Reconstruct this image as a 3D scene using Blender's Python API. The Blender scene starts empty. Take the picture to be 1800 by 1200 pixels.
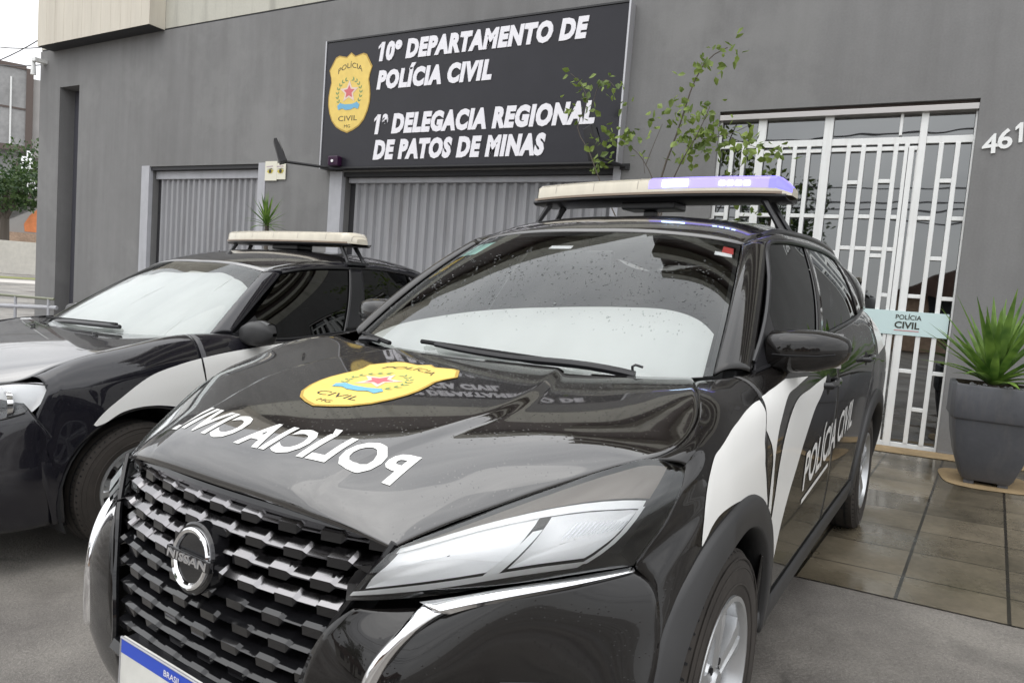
import bpy, bmesh, math, random
import numpy as np
from mathutils import Vector, Matrix
from mathutils.bvhtree import BVHTree

random.seed(7); RNG = np.random.RandomState(5)
sc = bpy.context.scene
COL = sc.collection
R = math.radians

# ------------------------------------------------------------------ mesh helpers
def nrm(v):
    v = np.asarray(v, float); n = np.linalg.norm(v); return v / n if n > 1e-12 else v

def spl(P, n, closed=False):
    """points along a smooth curve through P (cubic Hermite, chord-length spaced)"""
    P = np.asarray(P, float)
    if len(P) == 2:
        t = np.linspace(0, 1, n)[:, None]; return P[0] * (1 - t) + P[1] * t
    if closed: P = np.vstack([P, P[:1]])
    d = np.maximum(np.linalg.norm(np.diff(P, axis=0), axis=1), 1e-6) ** 0.7
    t = np.r_[0, np.cumsum(d)]
    s = np.diff(P, axis=0) / d[:, None]
    m = np.zeros_like(P)
    w = d[:-1] + d[1:]
    m[1:-1] = (s[:-1] * d[1:, None] + s[1:] * d[:-1, None]) / w[:, None]
    if closed:
        m[0] = m[-1] = (s[-1] * d[0] + s[0] * d[-1]) / (d[0] + d[-1])
    else:
        m[0] = 2 * s[0] - m[1] if len(P) > 2 else s[0]; m[-1] = 2 * s[-1] - m[-2]
    q = np.linspace(0, t[-1], n)
    i = np.clip(np.searchsorted(t, q, side='right') - 1, 0, len(d) - 1)
    h = d[i]; u = ((q - t[i]) / h)[:, None]; h = h[:, None]
    h00 = 2*u**3 - 3*u**2 + 1; h10 = u**3 - 2*u**2 + u; h01 = -2*u**3 + 3*u**2; h11 = u**3 - u**2
    out = h00 * P[i] + h10 * h * m[i] + h01 * P[i+1] + h11 * h * m[i+1]
    return out[:-1] if closed else out

def patch(rows, nu, nv):
    A = np.stack([spl(r, nu) for r in rows])            # rows x nu
    return np.stack([spl(A[:, j], nv) for j in range(nu)], 1)   # nv x nu

MIR = np.array([-1.0, 1, 1])

class MB:
    def __init__(s): s.v = []; s.f = []; s.m = []; s.mi = 0
    def add(s, V, F):
        o = len(s.v); s.v += [tuple(map(float, p)) for p in V]
        s.f += [tuple(o + i for i in f) for f in F]; s.m += [s.mi] * len(F); return s
    def grid(s, G, ref=None, flip=False, closed=False):
        """G nv x nu x 3. ref = a point on the inner side, so normals point away from it"""
        G = np.asarray(G, float); nv, nu = G.shape[:2]
        F = []
        for i in range(nv - 1):
            for j in range(nu if closed else nu - 1):
                k = (j + 1) % nu
                F.append((i*nu+j, i*nu+k, (i+1)*nu+k, (i+1)*nu+j))
        if ref is not None:
            n = np.zeros(3); c = G.reshape(-1, 3); tot = 0
            for f in F[::max(1, len(F)//60)]:
                a = c[list(f)]; nn = np.cross(a[2]-a[0], a[3]-a[1]); tot += nn @ (a.mean(0) - np.asarray(ref, float))
            flip = tot < 0
        if flip: F = [f[::-1] for f in F]
        return s.add(G.reshape(-1, 3), F)
    def box(s, c, d, rot=None):
        c = np.asarray(c, float); d = np.asarray(d, float) / 2
        V = [np.array([x, y, z]) * d for z in (-1, 1) for y in (-1, 1) for x in (-1, 1)]
        if rot is not None: V = [np.asarray(rot @ Vector(v)) for v in V]
        return s.add([c + v for v in V], [(0,2,3,1),(4,5,7,6),(0,1,5,4),(2,6,7,3),(0,4,6,2),(1,3,7,5)])
    def bb(s, x0, x1, y0, y1, z0, z1):
        return s.box(((x0+x1)/2, (y0+y1)/2, (z0+z1)/2), (x1-x0, y1-y0, z1-z0))
    def tube(s, P, r, n=8, cap=True):
        P = [np.asarray(p, float) for p in P]; m = len(P)
        rr = r if hasattr(r, '__len__') else [r] * m
        V = []; prev = None
        for i, p in enumerate(P):
            t = nrm(P[min(i+1, m-1)] - P[max(i-1, 0)])
            a = prev if prev is not None else (np.array([0, 0, 1.]) if abs(t[2]) < .9 else np.array([1., 0, 0]))
            u = nrm(np.cross(t, a)); w = np.cross(u, t); prev = w
            for k in range(n):
                q = 2 * math.pi * k / n; V.append(p + rr[i] * (math.cos(q) * u + math.sin(q) * w))
        F = [(i*n+k, i*n+(k+1) % n, (i+1)*n+(k+1) % n, (i+1)*n+k) for i in range(m-1) for k in range(n)]
        if cap: F += [tuple(range(n))[::-1], tuple((m-1)*n+k for k in range(n))]
        return s.add(V, F)
    def prism(s, poly, fn0, fn1):
        """closed outline poly (2-D) lofted between two mappings 2-D -> 3-D"""
        n = len(poly); V = [fn0(p) for p in poly] + [fn1(p) for p in poly]
        F = [(i, (i+1) % n, n+(i+1) % n, n+i) for i in range(n)] + [tuple(range(n))[::-1], tuple(range(n, 2*n))]
        return s.add(V, F)
    def lathe(s, prof, n, o, axis, a0=0, a1=2*math.pi):
        """prof: (radius, offset along axis)"""
        ax = nrm(axis); t = np.array([0, 0, 1.]) if abs(ax[2]) < .9 else np.array([1., 0, 0])
        u = nrm(np.cross(ax, t)); w = np.cross(ax, u); o = np.asarray(o, float)
        full = abs(a1 - a0 - 2*math.pi) < 1e-6; k = n if full else n + 1
        G = np.array([[o + ax*h + r*(math.cos(a0+(a1-a0)*j/n)*u + math.sin(a0+(a1-a0)*j/n)*w) for j in range(k)] for r, h in prof])
        return s.grid(G, closed=full)
    def build(s, name, mat, parent=None, smooth=True, angle=35, recalc=False):
        me = bpy.data.meshes.new(name); me.from_pydata(s.v, [], s.f)
        mats = mat if isinstance(mat, (list, tuple)) else [mat]
        for m in mats: me.materials.append(m)
        if len(mats) > 1: me.polygons.foreach_set('material_index', s.m)
        bm = bmesh.new(); bm.from_mesh(me)
        bmesh.ops.remove_doubles(bm, verts=bm.verts, dist=2e-5)
        if recalc: bmesh.ops.recalc_face_normals(bm, faces=bm.faces)
        bm.to_mesh(me); bm.free()
        if smooth: me.shade_smooth(); me.set_sharp_from_angle(angle=R(angle))
        me.update()
        o = bpy.data.objects.new(name, me); COL.objects.link(o)
        if parent is not None: o.parent = parent
        return o

def solid(o, t, off=-1):
    m = o.modifiers.new('thickness', 'SOLIDIFY'); m.thickness = t; m.offset = off; m.use_even_offset = False; return o
def bevel(o, w, seg=2):
    m = o.modifiers.new('bevel', 'BEVEL'); m.width = w; m.segments = seg; m.limit_method = 'ANGLE'; m.angle_limit = R(35); return o

def thing(name, label, cat, loc=(0, 0, 0), rotz=0, group=None, matrix=None):
    o = bpy.data.objects.new(name, None); COL.objects.link(o); o.empty_display_size = .2
    if matrix is not None: o.matrix_world = matrix
    else: o.location = loc; o.rotation_euler = (0, 0, rotz)
    return tag(o, label, cat, group)
def tag(o, label=None, cat=None, group=None, kind=None):
    if label: o['label'] = label
    if cat: o['category'] = cat
    if group: o['group'] = group
    if kind: o['kind'] = kind
    return o

def text_flat(s, size=1.0, shear=0, off=0, xs=1.0, cut=0.0, spacing=1.0):
    """flat lettering as vertices (n x 2, left/baseline at 0,0, cap height = size) and faces"""
    cu = bpy.data.curves.new('t', 'FONT'); cu.body = s; cu.size = 1.0; cu.shear = shear; cu.offset = off
    cu.resolution_u = 3; cu.space_character = spacing
    o = bpy.data.objects.new('t', cu); COL.objects.link(o); bpy.context.view_layer.update()
    me = bpy.data.meshes.new_from_object(o.evaluated_get(bpy.context.evaluated_depsgraph_get()))
    bm = bmesh.new(); bm.from_mesh(me)
    k = size / 0.729
    for v in bm.verts: v.co = Vector((v.co.x * k * xs, v.co.y * k, 0))
    bmesh.ops.remove_doubles(bm, verts=bm.verts, dist=size*.002)
    if cut:
        for _ in range(5):
            e = [e for e in bm.edges if e.calc_length() > cut]
            if not e: break
            bmesh.ops.subdivide_edges(bm, edges=e, cuts=1)
            bmesh.ops.triangulate(bm, faces=bm.faces)
    V = np.array([v.co[:2] for v in bm.verts]); bm.verts.index_update()
    F = [tuple(v.index for v in f.verts) for f in bm.faces]
    bm.free(); bpy.data.objects.remove(o); bpy.data.curves.remove(cu); bpy.data.meshes.remove(me)
    V[:, 0] -= V[:, 0].min()
    return V, F
def fit(s, w, h, **k):
    """lettering squeezed into width w, cap height h"""
    V, F = text_flat(s, h, **k); V = V * np.array([w / V[:, 0].max(), 1]); return V, F

# ------------------------------------------------------------------ materials
def M(name, base=(.5, .5, .5), rough=.5, metal=0, coat=0, spec=.5, emit=None, estr=0, noise=None, bump=None, coat_rough=.03, rnoise=None, alpha=1):
    m = bpy.data.materials.new(name); m.use_nodes = True; nt = m.node_tree; N = nt.nodes; L = nt.links
    b = N['Principled BSDF']
    b.inputs['Base Color'].default_value = (*base, 1); b.inputs['Roughness'].default_value = rough
    b.inputs['Metallic'].default_value = metal; b.inputs['Coat Weight'].default_value = coat
    b.inputs['Coat Roughness'].default_value = coat_rough; b.inputs['Specular IOR Level'].default_value = spec
    if emit: b.inputs['Emission Color'].default_value = (*emit, 1); b.inputs['Emission Strength'].default_value = estr
    tc = N.new('ShaderNodeTexCoord')
    def nz(scale, det=4, stretch=None, ro=.55):
        n = N.new('ShaderNodeTexNoise'); n.inputs['Scale'].default_value = scale; n.inputs['Detail'].default_value = det; n.inputs['Roughness'].default_value = ro
        if stretch:
            mp = N.new('ShaderNodeMapping'); mp.inputs['Scale'].default_value = stretch; L.new(tc.outputs['Object'], mp.inputs['Vector']); L.new(mp.outputs[0], n.inputs['Vector'])
        else: L.new(tc.outputs['Object'], n.inputs['Vector'])
        return n
    if noise:                       # list of (scale, amount, stretch): multiplies the base colour
        src = None
        for sc_, am, st in noise:
            n = nz(sc_, 5, st); r = N.new('ShaderNodeMapRange'); r.inputs['From Min'].default_value = .3; r.inputs['From Max'].default_value = .7
            r.inputs['To Min'].default_value = 1 - am; r.inputs['To Max'].default_value = 1 + am; L.new(n.outputs['Fac'], r.inputs['Value'])
            if src is None: src = r
            else:
                mu = N.new('ShaderNodeMath'); mu.operation = 'MULTIPLY'; L.new(src.outputs[0], mu.inputs[0]); L.new(r.outputs[0], mu.inputs[1]); src = mu
        vm = N.new('ShaderNodeVectorMath'); vm.operation = 'SCALE'; vm.inputs[0].default_value = base; L.new(src.outputs[0], vm.inputs['Scale']); L.new(vm.outputs[0], b.inputs['Base Color'])
    if rnoise:
        sc_, lo, hi = rnoise[:3]; n = nz(sc_, 5, rnoise[3] if len(rnoise) > 3 else None); r = N.new('ShaderNodeMapRange'); r.inputs['From Min'].default_value = .35; r.inputs['From Max'].default_value = .65
        r.inputs['To Min'].default_value = lo; r.inputs['To Max'].default_value = hi; L.new(n.outputs['Fac'], r.inputs['Value']); L.new(r.outputs[0], b.inputs['Roughness'])
    if bump:
        sc_, st, di = bump; n = nz(sc_, 4); bp = N.new('ShaderNodeBump'); bp.inputs['Strength'].default_value = st; bp.inputs['Distance'].default_value = di
        L.new(n.outputs['Fac'], bp.inputs['Height']); L.new(bp.outputs[0], b.inputs['Normal'])
    return m

def glass_mat(name, tint=(.8, .85, .82), f0=.06, rough=.01, alpha=.9, ior=1.5, bump=None):
    """thin pane: see-through by alpha, mirror-like by Fresnel"""
    m = bpy.data.materials.new(name); m.use_nodes = True; nt = m.node_tree; N = nt.nodes; L = nt.links
    for n in list(N): N.remove(n)
    out = N.new('ShaderNodeOutputMaterial'); mix = N.new('ShaderNodeMixShader'); tr = N.new('ShaderNodeBsdfTransparent'); gl = N.new('ShaderNodeBsdfGlossy')
    fr = N.new('ShaderNodeFresnel'); fr.inputs['IOR'].default_value = ior
    tr.inputs['Color'].default_value = (*tint, 1); gl.inputs['Roughness'].default_value = rough; gl.inputs['Color'].default_value = (.95, .97, .97, 1)
    L.new(fr.outputs[0], mix.inputs[0]); L.new(tr.outputs[0], mix.inputs[1]); L.new(gl.outputs[0], mix.inputs[2]); L.new(mix.outputs[0], out.inputs[0])
    if bump:
        tc = N.new('ShaderNodeTexCoord'); n = N.new('ShaderNodeTexNoise'); n.inputs['Scale'].default_value = bump[0]; L.new(tc.outputs['Object'], n.inputs['Vector'])
        bp = N.new('ShaderNodeBump'); bp.inputs['Strength'].default_value = bump[1]; bp.inputs['Distance'].default_value = bump[2]; L.new(n.outputs['Fac'], bp.inputs['Height'])
        L.new(bp.outputs[0], gl.inputs['Normal']); L.new(bp.outputs[0], fr.inputs['Normal'])
    return m

m_wall = M('grey_wall_paint', (.198, .197, .196), .85, noise=[(.45, .10, (1, 1, .7)), (1.6, .06, (4, 4, .25)), (6, .03, None), (60, .05, None)], bump=(220, .25, .003), spec=.25)
m_wall_dark = M('recess_paint', (.07, .07, .085), .8)
m_cream = M('cream_cladding', (.60, .56, .48), .7, noise=[(1.5, .06, (2, 2, .4)), (9, .03, (4, 4, .2))], spec=.3)
m_beige = M('beige_render', (.50, .49, .43), .85, noise=[(1.2, .06, None), (40, .04, None)], spec=.2)
m_brown = M('dark_brown_panel', (.052, .034, .028), .5, noise=[(2, .15, None)])
m_frame = M('silver_grey_paint', (.40, .405, .43), .5, noise=[(6, .06, None)])
m_gate = M('corrugated_gate_paint', (.295, .297, .31), .5, noise=[(1.4, .08, (1, 1, .4)), (14, .04, (1, 1, .1))], spec=.4)
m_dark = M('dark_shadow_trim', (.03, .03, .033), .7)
m_white = M('white_gloss_frame', (.78, .79, .78), .3, noise=[(8, .03, None)])
m_steel = M('aluminium_track', (.45, .43, .42), .35, metal=.6)
m_sign = M('sign_panel', (.020, .0195, .025), .16, noise=[(3, .08, None)], rnoise=(2.5, .10, .22), spec=.32)
m_sign_edge = M('sign_edge', (.45, .45, .47), .35, metal=.5)
m_letter = M('white_lettering', (.80, .79, .83), .5)
m_yellow = M('shield_yellow', (.78, .57, .14), .45, noise=[(12, .06, None)])
m_yellow_edge = M('shield_edge', (.45, .29, .05), .45)
m_green = M('emblem_green', (.17, .30, .12), .5)
m_pink = M('emblem_red', (.62, .14, .16), .5)
m_pale = M('emblem_pale', (.75, .60, .50), .5)
m_blue = M('emblem_blue', (.16, .42, .62), .5)
m_ink = M('black_ink', (.03, .03, .02), .5)
m_black_metal = M('black_metal', (.02, .02, .022), .45)
m_door_glass = glass_mat('door_glass', (.10, .105, .11), ior=2.7, rough=.015, bump=(1.3, .12, .02))
m_frost = M('frosted_film', (.56, .70, .70), .45)
m_asphalt = None
m_pot = M('grey_pot', (.075, .078, .088), .55, noise=[(4, .12, None), (40, .06, None)], bump=(90, .15, .003))
m_soil = M('potting_soil', (.04, .03, .02), .95, bump=(60, .8, .02))

def streaks(m, amount, scale, stretch, lo=.52, hi=.72, col=(.09, .085, .08)):
    nt = m.node_tree; N = nt.nodes; L = nt.links; b = N['Principled BSDF']; src = b.inputs['Base Color'].links[0].from_socket
    tc = N.new('ShaderNodeTexCoord'); mp = N.new('ShaderNodeMapping'); mp.inputs['Scale'].default_value = stretch; L.new(tc.outputs['Object'], mp.inputs['Vector'])
    n = N.new('ShaderNodeTexNoise'); n.inputs['Scale'].default_value = scale; n.inputs['Detail'].default_value = 8; n.inputs['Roughness'].default_value = .62; L.new(mp.outputs[0], n.inputs['Vector'])
    r = N.new('ShaderNodeMapRange'); r.inputs['From Min'].default_value = lo; r.inputs['From Max'].default_value = hi; r.inputs['To Max'].default_value = amount; L.new(n.outputs['Fac'], r.inputs['Value'])
    mx = N.new('ShaderNodeMix'); mx.data_type = 'RGBA'; mx.inputs['B'].default_value = (*col, 1); L.new(r.outputs[0], mx.inputs['Factor']); L.new(src, mx.inputs['A']); L.new(mx.outputs['Result'], b.inputs['Base Color'])
streaks(m_wall, .18, 1.0, (3.2, 1, .30)); streaks(m_wall, .30, 1.3, (.6, .6, .6), .55, .62, (.26, .26, .255)); streaks(m_gate, .45, 1.2, (5, 1, .5), .52, .75, (.13, .12, .115)); streaks(m_beige, .4, 1.2, (3, 1, .3)); streaks(m_cream, .3, 1.2, (4, 1, .25), .52, .75, (.30, .26, .20))
streaks(m_pot, .35, 3, (3, 3, .7), .52, .75, (.16, .15, .14)); streaks(m_frame, .35, 2, (3, 3, .3), .52, .75, (.2, .2, .2)); streaks(m_white, .35, 2.5, (5, 5, .4), .55, .8, (.45, .43, .38))
def leaf_mat(name, a, b, scale=3, rough=.5):
    m = M(name, a, rough); nt = m.node_tree; N = nt.nodes; L = nt.links; bs = N['Principled BSDF']
    oi = N.new('ShaderNodeTexCoord'); n = N.new('ShaderNodeTexNoise'); n.inputs['Scale'].default_value = scale; L.new(oi.outputs['Object'], n.inputs['Vector'])
    cr = N.new('ShaderNodeValToRGB'); cr.color_ramp.elements[0].color = (*a, 1); cr.color_ramp.elements[1].color = (*b, 1)
    cr.color_ramp.elements[0].position = .35; cr.color_ramp.elements[1].position = .65
    L.new(n.outputs['Fac'], cr.inputs[0]); L.new(cr.outputs[0], bs.inputs['Base Color'])
    tr = N.new('ShaderNodeBsdfTranslucent'); L.new(cr.outputs[0], tr.inputs['Color']); mx = N.new('ShaderNodeMixShader'); mx.inputs[0].default_value = .3
    L.new(bs.outputs[0], mx.inputs[1]); L.new(tr.outputs[0], mx.inputs[2]); L.new(mx.outputs[0], N['Material Output'].inputs[0])
    return m
m_yucca = leaf_mat('yucca_leaf', (.05, .12, .018), (.20, .33, .06), 7)
m_sapling = leaf_mat('sapling_leaf', (.09, .14, .025), (.27, .36, .08), 6)
m_tree = leaf_mat('tree_leaf', (.02, .05, .015), (.07, .12, .03), 2)
m_bark = M('bark', (.10, .085, .07), .9, bump=(40, .6, .01))

# car materials
def paint(name, base, dust=.05, dustcol=(.22, .18, .15), ior=1.5):
    """glossy car paint under a thin uneven film of road dust and dried rain spots"""
    m = M(name, base, .35, coat=1.0, coat_rough=.02, spec=.05); nt = m.node_tree; N = nt.nodes; L = nt.links; b = N['Principled BSDF']; b.inputs['Coat IOR'].default_value = ior
    tc = N.new('ShaderNodeTexCoord'); n = N.new('ShaderNodeTexNoise'); n.inputs['Scale'].default_value = 3; n.inputs['Detail'].default_value = 8; n.inputs['Roughness'].default_value = .7
    L.new(tc.outputs['Object'], n.inputs['Vector'])
    r = N.new('ShaderNodeMapRange'); r.inputs['From Min'].default_value = .35; r.inputs['From Max'].default_value = .75; r.inputs['To Min'].default_value = dust*.3; r.inputs['To Max'].default_value = dust*1.7
    L.new(n.outputs['Fac'], r.inputs['Value'])
    mx = N.new('ShaderNodeMix'); mx.data_type = 'RGBA'; mx.inputs['A'].default_value = (*base, 1); mx.inputs['B'].default_value = (*dustcol, 1)
    L.new(r.outputs[0], mx.inputs['Factor']); L.new(mx.outputs['Result'], b.inputs['Base Color'])
    vo = N.new('ShaderNodeTexVoronoi'); vo.inputs['Scale'].default_value = 130; L.new(tc.outputs['Object'], vo.inputs['Vector'])
    dr = N.new('ShaderNodeMapRange'); dr.inputs['From Min'].default_value = .05; dr.inputs['From Max'].default_value = .33; dr.inputs['To Min'].default_value = 1; dr.inputs['To Max'].default_value = 0; L.new(vo.outputs['Distance'], dr.inputs['Value'])
    gt = N.new('ShaderNodeMath'); gt.operation = 'GREATER_THAN'; gt.inputs[1].default_value = .72
    sx = N.new('ShaderNodeSeparateColor'); L.new(vo.outputs['Color'], sx.inputs[0]); L.new(sx.outputs[0], gt.inputs[0])
    mu = N.new('ShaderNodeMath'); mu.operation = 'MULTIPLY'; L.new(dr.outputs[0], mu.inputs[0]); L.new(gt.outputs[0], mu.inputs[1])
    bp = N.new('ShaderNodeBump'); bp.inputs['Strength'].default_value = .10; bp.inputs['Distance'].default_value = .002; L.new(mu.outputs[0], bp.inputs['Height'])
    L.new(bp.outputs[0], b.inputs['Coat Normal'])
    cr = N.new('ShaderNodeMapRange'); cr.inputs['From Min'].default_value = .35; cr.inputs['From Max'].default_value = .7; cr.inputs['To Min'].default_value = .015; cr.inputs['To Max'].default_value = .07
    L.new(n.outputs['Fac'], cr.inputs['Value']); L.new(cr.outputs[0], b.inputs['Coat Roughness'])
    return m
m_paint = paint('black_paint', (.005, .0045, .0045), .012)
m_paint_gloss = paint('high_gloss_black_paint', (.005, .0042, .004), .016, ior=2.05)        # stronger coat on the upward faces, raised to brighten their sky reflection
m_paint2 = paint('dark_blue_black_paint', (.008, .008, .012), .012, ior=1.6)
m_paint2_gloss = paint('high_gloss_dark_blue_paint', (.008, .008, .010), .03, ior=2.8)  # coat raised so the saloon's upward faces mirror a brighter sky
m_vinyl = paint('white_vinyl', (.76, .76, .74), .05, (.45, .42, .36))
m_vinyl.node_tree.nodes['Principled BSDF'].inputs['Coat Weight'].default_value = .5
m_piano = M('gloss_black_plastic', (.008, .008, .009), .06, coat=.2)
m_satin = M('satin_black_plastic', (.018, .018, .02), .28)
m_clad = M('grey_cladding', (.030, .030, .031), .48, noise=[(5, .12, None)], bump=(400, .15, .001))
m_rubber = M('tyre_rubber', (.032, .027, .023), .85, noise=[(5, .25, None), (30, .12, None)], bump=(60, .2, .003))
m_rim = M('alloy_rim', (.50, .51, .52), .3, metal=.75, noise=[(6, .1, None)])
m_lamp_house = M('lamp_housing', (.022, .021, .021), .45)
m_lens_reflection = M('brown_grey_lens_reflection', (.19, .165, .14), .3, metal=.2)  # tone of the reflected building, put into the colour
m_dchrome = M('dark_chrome_grille', (.27, .262, .268), .13, metal=1)
m_chrome = M('chrome', (.82, .82, .83), .06, metal=1)
m_silverp = M('silver_reflector', (.93, .935, .94), .38, metal=0, coat=.4, bump=(30, .15, .01))
m_lamp_white = M('lamp_white', (.90, .91, .91), .25)
m_ribs = M('reflector_ribs', (.66, .68, .70), .22, metal=.5)
m_void = M('dark_void', (.004, .004, .005), .8)
m_lens = glass_mat('clear_lens', (.97, .975, .98), ior=1.7, rough=.01)
m_wind = glass_mat('windscreen_glass', (.90, .93, .91), ior=1.65, rough=.005)
m_tint = glass_mat('tinted_glass', (.02, .02, .022), ior=1.6, rough=.01)
m_shade = M('sunshade_fabric', (.62, .62, .625), .55, noise=[(1.1, .06, None), (9, .03, None)], bump=(3.2, .14, .03))
m_cabin = M('cabin_trim', (.03, .03, .032), .8)
m_barlens = M('beacon_lens', (.66, .61, .50), .22, noise=[(4, .05, (6, 1, 1))], coat=.5)
m_bluelens = M('beacon_lens_blue', (.42, .36, .85), .2, emit=(.16, .13, 1.0), estr=.7)
m_blueend = M('beacon_lens_end', (.25, .22, .85), .2, emit=(.10, .10, 1.0), estr=1.1)
m_led = M('beacon_led', (.6, .7, 1), .3, emit=(.50, .72, 1.0), estr=7)
m_plate_blue = M('plate_blue', (.02, .07, .50), .35)
m_plate = M('plate_white', (.66, .66, .62), .4, noise=[(14, .10, None)])
m_sticker = M('green_sticker', (.42, .66, .62), .4)
m_red = M('red_sticker', (.55, .08, .08), .4)
m_teal = m_sticker
m_drop = glass_mat('water', (.80, .82, .82), ior=1.7)
# ------------------------------------------------------------------ ground
O_CAR = np.array([-1.183153, 0.896801, -0.049092])
M_CAR = np.array([[0.996468, 0.081107, -0.021757], [-0.081556, 0.996456, -0.020613], [0.020008, 0.022314, 0.999551]])
def sstep(a, b, x): t = min(1, max(0, (x - a) / (b - a))); return t * t * (3 - 2 * t)
def G(x, y):
    n = M_CAR[:, 2]; xx = max(-5.0, min(7.0, x)); yy = max(-3.0, min(9.0, y))
    return O_CAR[2] - (n[0] * (xx - O_CAR[0]) + n[1] * (yy - O_CAR[1])) / n[2] - .092 * sstep(-2.2, -3.1, x)
FY = 6.866

def ground_mat(name, c1, c2, wet=0, sc_=1.0):
    m = M(name, c1, .8); nt = m.node_tree; N = nt.nodes; L = nt.links; b = N['Principled BSDF']
    tc = N.new('ShaderNodeTexCoord')
    def nz(s, d=6, r=.6):
        n = N.new('ShaderNodeTexNoise'); n.inputs['Scale'].default_value = s; n.inputs['Detail'].default_value = d; n.inputs['Roughness'].default_value = r; L.new(tc.outputs['Object'], n.inputs['Vector']); return n
    a = nz(.9); cr = N.new('ShaderNodeValToRGB'); cr.color_ramp.elements[0].color = (*c1, 1); cr.color_ramp.elements[1].color = (*c2, 1)
    cr.color_ramp.elements[0].position = .38; cr.color_ramp.elements[1].position = .66; L.new(a.outputs['Fac'], cr.inputs[0])
    g = nz(95, 3, .8); r = N.new('ShaderNodeMapRange'); r.inputs['From Min'].default_value = .3; r.inputs['From Max'].default_value = .7; r.inputs['To Min'].default_value = .72; r.inputs['To Max'].default_value = 1.28; L.new(g.outputs['Fac'], r.inputs['Value'])
    vm = N.new('ShaderNodeVectorMath'); vm.operation = 'SCALE'; L.new(cr.outputs[0], vm.inputs[0]); L.new(r.outputs[0], vm.inputs['Scale']); L.new(vm.outputs[0], b.inputs['Base Color'])
    w = nz(.7, 5, .6); rr = N.new('ShaderNodeMapRange'); rr.inputs['From Min'].default_value = .4; rr.inputs['From Max'].default_value = .62; rr.inputs['To Min'].default_value = .8; rr.inputs['To Max'].default_value = .34; L.new(w.outputs['Fac'], rr.inputs['Value']); L.new(rr.outputs[0], b.inputs['Roughness'])
    g2 = nz(260, 2, .7); pk = N.new('ShaderNodeMapRange'); pk.inputs['From Min'].default_value = .60; pk.inputs['From Max'].default_value = .68; pk.inputs['To Max'].default_value = .55; L.new(g2.outputs['Fac'], pk.inputs['Value'])
    m1 = N.new('ShaderNodeMix'); m1.data_type = 'RGBA'; m1.inputs['B'].default_value = (.42, .40, .37, 1); L.new(pk.outputs[0], m1.inputs['Factor']); L.new(vm.outputs[0], m1.inputs['A'])      # pale chippings
    # hairline cracks and darker oily patches
    wob = nz(3.5, 3, .6); va = N.new('ShaderNodeVectorMath'); va.operation = 'MULTIPLY_ADD'; va.inputs[1].default_value = (.25, .25, 0); L.new(wob.outputs['Color'], va.inputs[0]); L.new(tc.outputs['Object'], va.inputs[2])
    vo = N.new('ShaderNodeTexVoronoi'); vo.feature = 'DISTANCE_TO_EDGE'; vo.inputs['Scale'].default_value = .75; L.new(va.outputs[0], vo.inputs['Vector'])
    ck = N.new('ShaderNodeMapRange'); ck.inputs['From Min'].default_value = .002; ck.inputs['From Max'].default_value = .010; ck.inputs['To Min'].default_value = .75; ck.inputs['To Max'].default_value = 0; L.new(vo.outputs['Distance'], ck.inputs['Value'])
    gate = nz(.8, 2, .5); gr = N.new('ShaderNodeMapRange'); gr.inputs['From Min'].default_value = .48; gr.inputs['From Max'].default_value = .56; L.new(gate.outputs['Fac'], gr.inputs['Value'])
    cm = N.new('ShaderNodeMath'); cm.operation = 'MULTIPLY'; L.new(ck.outputs[0], cm.inputs[0]); L.new(gr.outputs[0], cm.inputs[1])
    m2 = N.new('ShaderNodeMix'); m2.data_type = 'RGBA'; m2.inputs['B'].default_value = (.035, .033, .03, 1); L.new(cm.outputs[0], m2.inputs['Factor']); L.new(m1.outputs['Result'], m2.inputs['A'])
    oi = nz(1.9, 3, .5); om = N.new('ShaderNodeMapRange'); om.inputs['From Min'].default_value = .60; om.inputs['From Max'].default_value = .70; om.inputs['To Max'].default_value = .45; L.new(oi.outputs['Fac'], om.inputs['Value'])
    m3 = N.new('ShaderNodeMix'); m3.data_type = 'RGBA'; m3.inputs['B'].default_value = (.06, .056, .052, 1); L.new(om.outputs[0], m3.inputs['Factor']); L.new(m2.outputs['Result'], m3.inputs['A']); L.new(m3.outputs['Result'], b.inputs['Base Color'])
    bp = N.new('ShaderNodeBump'); bp.inputs['Strength'].default_value = .8; bp.inputs['Distance'].default_value = .006; L.new(g.outputs['Fac'], bp.inputs['Height']); L.new(bp.outputs[0], b.inputs['Normal'])
    return m
m_asphalt = ground_mat('asphalt', (.100, .091, .083), (.24, .224, .20))
m_ground = ground_mat('far_ground', (.20, .19, .17), (.30, .28, .25))

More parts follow.
